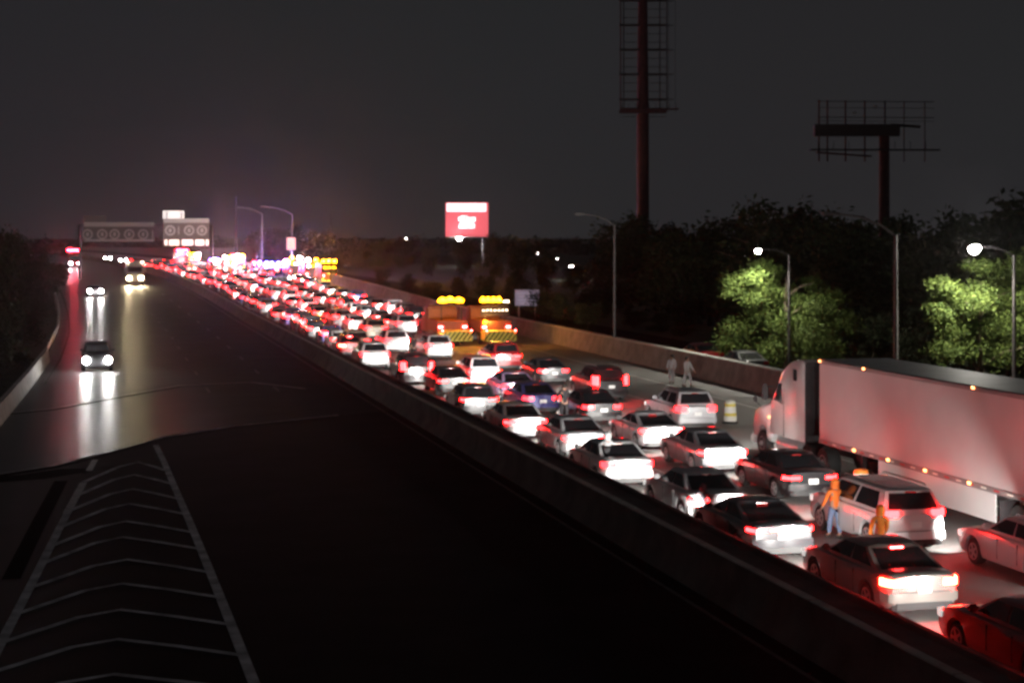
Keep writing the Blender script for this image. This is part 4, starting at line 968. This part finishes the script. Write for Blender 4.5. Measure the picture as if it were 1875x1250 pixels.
ob('flood_lamp', MB().lathe([(.1, -.3), (.5, -.1), (.5, .2), (.2, .4)], (-14 / k, -1.7, Z(438)), n=14).mesh('flood_lamp', mat('flood_lens', (.9, .9, .9), .2, emit=(.92, .97, 1), es=160), 0), r_)
point(r_, (-14 / k, -2.0, Z(437)), 1500, (.9, .96, 1), .3)

# ------------------------------------------------------------------ overhead signs
def gantry(k, px0, px1, label):
    u, v = at_k(px0, k); u2, v2 = at_k(px1, k)
    r = root('sign_gantry', (u, v, zr(v)), 0, label, 'sign gantry')
    h = zpix(418, k) - zr(v); w = u2 - u
    for x in (0, w): ob('upright', MB().tube([(x, .5, 0), (x, .5, h + .6)], .22, 10).mesh('upright', M['dark']), r)
    mb = MB()
    for z in (h - .5, h + .5):
        for y in (.2, .9): mb.box((w / 2, y, z), (w, .1, .1))
    n = int(w / 1.4)
    for i in range(n): mb.box((w * (i + .5) / n, .2, h), (.06, .06, 1.6), ry=R(50 if i % 2 else -50))
    ob('truss', mb.mesh('truss', M['dark'], 0), r)
    return r
def ring(mb, x, z, ro, ri, y=-.05, n=18, d=.03):
    vs = []; 
    for j in range(n):
        t = 2 * math.pi * j / n
        vs += [(x + ro * math.cos(t), y, z + ro * math.sin(t)), (x + ri * math.cos(t), y, z + ri * math.sin(t)), (x + ro * math.cos(t), y + d, z + ro * math.sin(t)), (x + ri * math.cos(t), y + d, z + ri * math.sin(t))]
    fs = []
    for j in range(n):
        a = 4 * j; b = 4 * ((j + 1) % n)
        fs += [(a, b, b + 1, a + 1), (a, a + 2, b + 2, b), (a + 1, b + 1, b + 3, a + 3)]
    mb.add(vs, fs)
def overhead(x0, x1, y0, y1, tab, k, rings, label, lum, name='overhead_sign', bottom=None, tablum=0):
    xm = (x0 + x1) / 2; u, v = at_k(xm, k); r = root(name, (u, v - .35, 0), 0, label, 'road sign', 'overhead signs')
    Z = lambda y: zpix(y, k); w = (x1 - x0) / k
    base = mat('sign_sheet', (.018, .012, .012), .5, noise=.15, emit=(.8, .55, .52), es=lum * .45); wh = mat('sign_white', (.13, .115, .11), .5, emit=(1, .82, .80), es=lum)
    ob('panel', MB().box((0, .06, Z((y0 + y1) / 2)), (w, .12, (y1 - y0) / k), bev=.02).mesh('panel', base, 0), r)
    ob('border', MB().box((0, -.03, Z(y0 + 4)), (w * .99, .06, 8 / k)).mesh('border', wh, 0), r)
    mb = MB(); zc = Z(y0 + 22)
    for q in rings:
        xx = (q[0] - xm) / k
        if q[1] == 'o': ring(mb, xx, zc, 9.5 / k, 6.5 / k); mb.box((xx, -.035, zc), (5 / k, .03, 7 / k))
        else: mb.box((xx, -.035, zc), (2 / k, .03, 15 / k))
    ob('lettering', mb.mesh('lettering', wh, 0), r)
    if bottom:
        for a, b in bottom: ob('lit_strip', MB().box((((a + b) / 2 - xm) / k, -.04, Z(y1 - 5)), ((b - a) / k, .06, 10 / k), bev=.02).mesh('lit_strip', mat('sign_lit', (.8, .8, .8), .5, emit=(1, .75, .68), es=1.6), 0), r)
    else: ob('border', MB().box((0, -.03, Z(y1 - 3)), (w * .98, .06, 4 / k)).mesh('border', wh, 0), r)
    if tab:
        a, b, c_, d_ = tab; tb = ob('exit_tab', MB().box((((a + b) / 2 - xm) / k, .05, Z((c_ + d_) / 2)), ((b - a) / k, .10, (d_ - c_) / k), bev=.02).mesh('exit_tab', base if not tablum else mat('tab_lit', (.8, .8, .8), .5, emit=(1, .93, .92), es=tablum), 0), r)
        if tablum:
            for q in (a + 7, b - 5): ob('tab_letter', MB().box(((q - xm) / k, -.02, Z((c_ + d_) / 2)), (2 / k, .04, (d_ - c_) * .8 / k)).mesh('tab_letter', M['dark'], 0), tb)
    return r
overhead(155, 281, 407, 443, (155, 195, 395, 409), 12.2, [(162, 'o'), (188, 'o'), (210, 'o'), (236, 'o'), (261, 'o'), (278, 'l')], 'dim wide overhead sign with a row of round shields over the oncoming lanes', .05)
overhead(300, 382, 400, 449, (299, 337, 386, 401), 12.2, [(312, 'o'), (327, 'l'), (346, 'o'), (369, 'o')], 'bright overhead sign with three round shields and a lit white tab', .28, bottom=((302, 307), (310, 328), (333, 353), (357, 373), (376, 381)), tablum=.85)
gantry(12.2, 146, 392, 'long steel gantry carrying both overhead signs across the highway')
# small pink roadside sign and the violet board behind the wall
u, v = at_k(533, 11.9); r_ = root('roadside_sign', (u, v, zr(v)), 0, 'small square pink-lit sign above the orange flasher', 'road sign')
ob('panel', MB().box((0, 0, zpix(446, 11.9) - zr(v)), (16 / 11.9, .06, 22 / 11.9), bev=.02).mesh('panel', mat('sign_pink', (.7, .5, .5), .5, emit=(1, .42, .46), es=.75), 0), r_)
ob('post', MB().tube([(0, .08, 0), (0, .08, zpix(436, 11.9) - zr(v))], .07, 8).mesh('post', M['steel']), r_)
u, v = at_k(965, 21); r_ = root('message_board', (u, v, 0), -TH, 'dim violet rectangular board standing behind the roadside wall', 'sign board')
ob('panel', MB().box((0, 0, zpix(545, 21)), (44 / 21, .12, 29 / 21), bev=.02).mesh('panel', mat('board_violet', (.4, .38, .5), .5, emit=(.50, .42, .68), es=.16, noise=0), 0), r_)
mb = MB()
for i in range(4): mb.box((-.05 + .04 * i, -.075, zpix(537 + i * 6, 21)), (1.7 - .25 * (i % 2), .02, .05))
ob('lettering', mb.mesh('lettering', mat('board_text', (.5, .5, .6), .5, emit=(.7, .62, .8), es=.3), 0), r_)
for sx_ in (-.7, .7): ob('post', MB().tube([(sx_, .1, 0), (sx_, .1, zpix(552, 21))], .06, 8).mesh('post', M['steel']), r_)
# cars parked on the side street behind the wall
for (x, y, col, lab) in ((1305, 640, RED, 'parked car behind the roadside wall, reddish roof showing'), (1385, 655, CHAR, 'grey parked car behind the wall left of the lorry cab')):
    u, v = at_k(x, .972 * (x - XV) / 37.9)
    o = car('sedan', 37.9, v, col, lab, 1, 'off', 'cars parked on the side street', power=0); o.name = 'parked_car'

# ------------------------------------------------------------------ trees
def leaves(n, lobes, size, seed, m, flat=.0):
    rr = random.Random(seed); mb = MB(); tot = sum(l[3] ** 2 for l in lobes)
    vs = []; fs = []
    for (cx, cy_, cz, r, *_s) in lobes:
        sq = _s[0] if _s else .8
        for i in range(int(n * r * r / tot)):
            d = Vector((rr.gauss(0, 1), rr.gauss(0, 1), rr.gauss(0, 1))).normalized(); q = r * (rr.random() ** .38) * (1 + .22 * math.sin(5 * d.x + seed) * math.sin(4 * d.z + 2 * d.y)) * rr.choice([.8, 1, 1, 1.25, 1.5])
            p = Vector((cx, cy_, cz)) + Vector((d.x * q, d.y * q, d.z * q * sq))
            a = Vector((rr.gauss(0, 1), rr.gauss(0, 1), rr.gauss(0, .6))).normalized(); b = a.cross(Vector((rr.gauss(0, 1), rr.gauss(0, 1), rr.gauss(0, 1)))).normalized()
            s_ = size * rr.uniform(.6, 1.4); b0 = len(vs)
            vs += [p - a * s_, p + b * s_ * .45, p + a * s_, p - b * s_ * .45]; fs.append((b0, b0 + 1, b0 + 2, b0 + 3))
    mb.add(vs, fs); me = bpy.data.meshes.new('crown'); me.from_pydata([tuple(q) for q in vs], [], fs); me.materials.append(m); me.update(); return me
def trunk_mesh(h, r, seed):
    rr = random.Random(seed); mb = MB().tube([(0, 0, 0), (.05, .03, h * .35), (-.05, .02, h * .65), (0, 0, h)], [r, r * .8, r * .5, r * .2], 8)
    for i in range(6):
        a = rr.uniform(0, 6.28); z = h * rr.uniform(.3, .75); l = h * rr.uniform(.25, .45)
        mb.tube([(0, 0, z), (math.cos(a) * l * .5, math.sin(a) * l * .5, z + l * .35), (math.cos(a) * l, math.sin(a) * l, z + l * .5)], [r * .45, r * .3, r * .1], 6)
    return mb.mesh('trunk', M['bark'])
def lobes_for(seed, h, rad, base):
    rr = random.Random(seed); out = []
    for i in range(11):
        a = rr.uniform(0, 6.28); t = rr.random(); z = lerp(base, h, t); w = rad * (1 - .55 * abs(t - .35))
        q = rr.uniform(.2, .75) * w; lr = rad * rr.uniform(.28, .5); out.append((math.cos(a) * q, math.sin(a) * q, min(z, h - lr * .8), lr))
    out.append((0, 0, lerp(base, h, .5), rad * .6)); return out
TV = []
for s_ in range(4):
    TV.append((leaves(4200, lobes_for(20 + s_, 10, 4.2, 1.2), .26, s_, M['leaf_unlit']), trunk_mesh(8, .28, s_)))
def tree(u, v, h, label, var, width=1.0, group='dark roadside trees', z=None):
    r = root('tree', (u, v, zr(v) - .05 if z is None else z), random.Random(u * v).uniform(0, 6.28), label, 'tree', group)
    cr_ = ob('crown', TV[var][0], r); ob('trunk', TV[var][1], r); s = h / 10; r.scale = (s * width, s * width, s); return r
rt = random.Random(5)
sky = [(640, 452), (690, 466), (740, 458), (790, 462), (850, 456), (900, 452), (950, 466), (1000, 474), (1050, 500), (1110, 452), (1150, 412), (1200, 404), (1250, 412), (1300, 418), (1350, 402), (1400, 376), (1440, 368), (1490, 384), (1540, 400), (1600, 404), (1660, 418), (1720, 430), (1770, 425), (1810, 398), (1850, 372), (1890, 366)]
for i, (x, y) in enumerate(sky):
    uu = 52 + (i % 3) * 3.5; k = .972 * (x - XV) / uu; u, v = at_k(x, k); h = zpix(y, k) + .5
    pos = 'behind the lit lamp posts' if x > 1300 else ('behind the unlit lamp post by the wall' if x > 1080 else 'under the glowing billboard')
    tree(u, v, h, f'dark tree {pos}, {ORD[i % 15]} in ' + ('left' if i < 15 else 'right') + ' half', i % 4, max(.75, 5.2 / h) if x < 1080 else 1.15 * max(1, 8 / h) * .9)
# mound of trees left of the billboard
for i, (x, y) in enumerate(((478, 425), (505, 418), (535, 414), (565, 416), (595, 428), (625, 440), (655, 455), (680, 468))):
    k = 9.5 - (i % 2) * .6; u, v = at_k(x, k); tree(u, v, zpix(y, k) - zr(v) + .3, f'dark mound-like tree behind the flashing lights, {ORD[i]} from the left', (i + 1) % 4, 1.0, 'trees on the far mound')
# shrubs and small trees between wall and side street
for i, (x, y) in enumerate(((700, 490), (745, 500), (790, 508), (840, 505), (890, 500), (940, 505), (985, 520), (1030, 535), (1075, 550), (1100, 570), (1160, 575), (1210, 588), (1250, 600), (1600, 560), (1670, 590), (1720, 610))):
    uu = 37.0 if x < 1100 else 47.5; k = .972 * (x - XV) / uu; u, v = at_k(x, k); h = max(1.8, zpix(y, k) - zr(v))
    tree(u, v, h, f'low dark bushy tree behind the roadside wall, {ORD[i % 15]} ' + ('from the left' if i < 15 else 'and last from the left'), (i + 2) % 4, max(1.0, 4.5 / h) * .75, 'bushy trees behind the wall')
# left side
for i, (x, y, k) in enumerate(((-60, 395, 24), (-20, 402, 24), (10, 416, 20), (38, 430, 18.5), (62, 448, 17), (86, 462, 15.5), (104, 478, 14), (116, 484, 12.5), (-10, 520, 31), (20, 545, 29), (45, 540, 24), (75, 545, 21), (95, 530, 17.5), (-50, 600, 38))):
    u, v = at_k(x, k); h = max(2.2, zpix(y, k) - zr(v))
    tree(min(u, interp(v, LB) - 2.2), v, h, f'dark tree left of the oncoming lanes, {ORD[i]} of the clump', i % 4, max(.6, min(1.2, 3.6 / h)), 'trees left of the highway')
# lamp-lit trees with their own crowns
def lit_tree(px, py, k, lobes, label, n, size):
    u, v = at_k(px, k); r = root('tree', (u, v, 0), 0, label, 'tree', 'lamp-lit trees')
    lb = []
    for (x, y, rad, dep) in lobes: lb.append(((x - px) / k, dep, zpix(y, k), rad / k, .62))
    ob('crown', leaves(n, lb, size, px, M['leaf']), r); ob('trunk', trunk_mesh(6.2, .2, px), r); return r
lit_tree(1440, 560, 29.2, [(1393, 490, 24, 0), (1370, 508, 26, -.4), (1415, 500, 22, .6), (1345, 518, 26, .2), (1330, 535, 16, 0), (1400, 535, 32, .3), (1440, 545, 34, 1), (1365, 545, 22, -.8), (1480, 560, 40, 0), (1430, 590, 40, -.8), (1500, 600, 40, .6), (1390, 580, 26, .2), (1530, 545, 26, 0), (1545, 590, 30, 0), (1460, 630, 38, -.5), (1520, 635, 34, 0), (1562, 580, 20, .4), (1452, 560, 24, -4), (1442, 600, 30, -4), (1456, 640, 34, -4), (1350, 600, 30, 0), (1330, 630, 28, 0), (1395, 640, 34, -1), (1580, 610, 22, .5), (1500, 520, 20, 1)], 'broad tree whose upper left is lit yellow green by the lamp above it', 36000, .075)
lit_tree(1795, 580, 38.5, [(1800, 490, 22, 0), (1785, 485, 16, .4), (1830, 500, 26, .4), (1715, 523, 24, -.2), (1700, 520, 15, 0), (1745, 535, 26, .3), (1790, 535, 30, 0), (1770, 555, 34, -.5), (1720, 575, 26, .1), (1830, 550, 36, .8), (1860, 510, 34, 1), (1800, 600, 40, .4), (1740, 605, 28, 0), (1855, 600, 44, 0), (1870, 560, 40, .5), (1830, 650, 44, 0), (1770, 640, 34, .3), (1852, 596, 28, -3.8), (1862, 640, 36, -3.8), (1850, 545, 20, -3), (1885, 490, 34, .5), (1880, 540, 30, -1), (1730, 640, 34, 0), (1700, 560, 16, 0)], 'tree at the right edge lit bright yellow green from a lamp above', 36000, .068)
# clipped hedge tops catching light above the trailer roof
def hedge():
    rr = random.Random(3); lb = []
    for i in range(26):
        x = 1440 + i * 17; k = .972 * (x - XV) / 36.0; u, v = at_k(x, k); lb.append((u, v, .75 + rr.uniform(-.1, .25), .8, 1.0))
    return leaves(9000, lb, .10, 9, M['leaf'])
o = tag(ob('hedge', hedge()), 'low leafy hedge between the roadside wall and the side street', 'hedge')

lb = []
rr_ = random.Random(4)
for i in range(90):
    x = -120 + i * 21; k = rr_.uniform(4.2, 5.6)
    if 120 < x < 560: k = rr_.uniform(3.0, 3.4)
    u, v = at_k(x, k); hgt = zpix(rr_.uniform(432, 452), k); lb.append((u, v, hgt * .45, max(4, hgt * .6), .8))
w_ = ob('woodland', leaves(26000, lb, .9, 2, M['leaf_unlit'])); w_['kind'] = 'stuff'; w_['label'] = 'dark far woodland along the horizon'
# ------------------------------------------------------------------ night air
hz = MB().box((100, 700, 48), (1500, 1620, 100))
me = bpy.data.meshes.new('haze'); me.from_pydata(hz.v, [], hz.f)
hm = bpy.data.materials.new('haze'); hm.use_nodes = True; t = hm.node_tree; t.nodes.clear()
out = t.nodes.new('ShaderNodeOutputMaterial'); pv = t.nodes.new('ShaderNodeVolumePrincipled')
pv.inputs['Color'].default_value = (.9, .88, .9, 1); pv.inputs['Density'].default_value = .00011; pv.inputs['Anisotropy'].default_value = .94
t.links.new(pv.outputs[0], out.inputs['Volume']); me.materials.append(hm)
h_ = ob('haze', me); h_['kind'] = 'stuff'
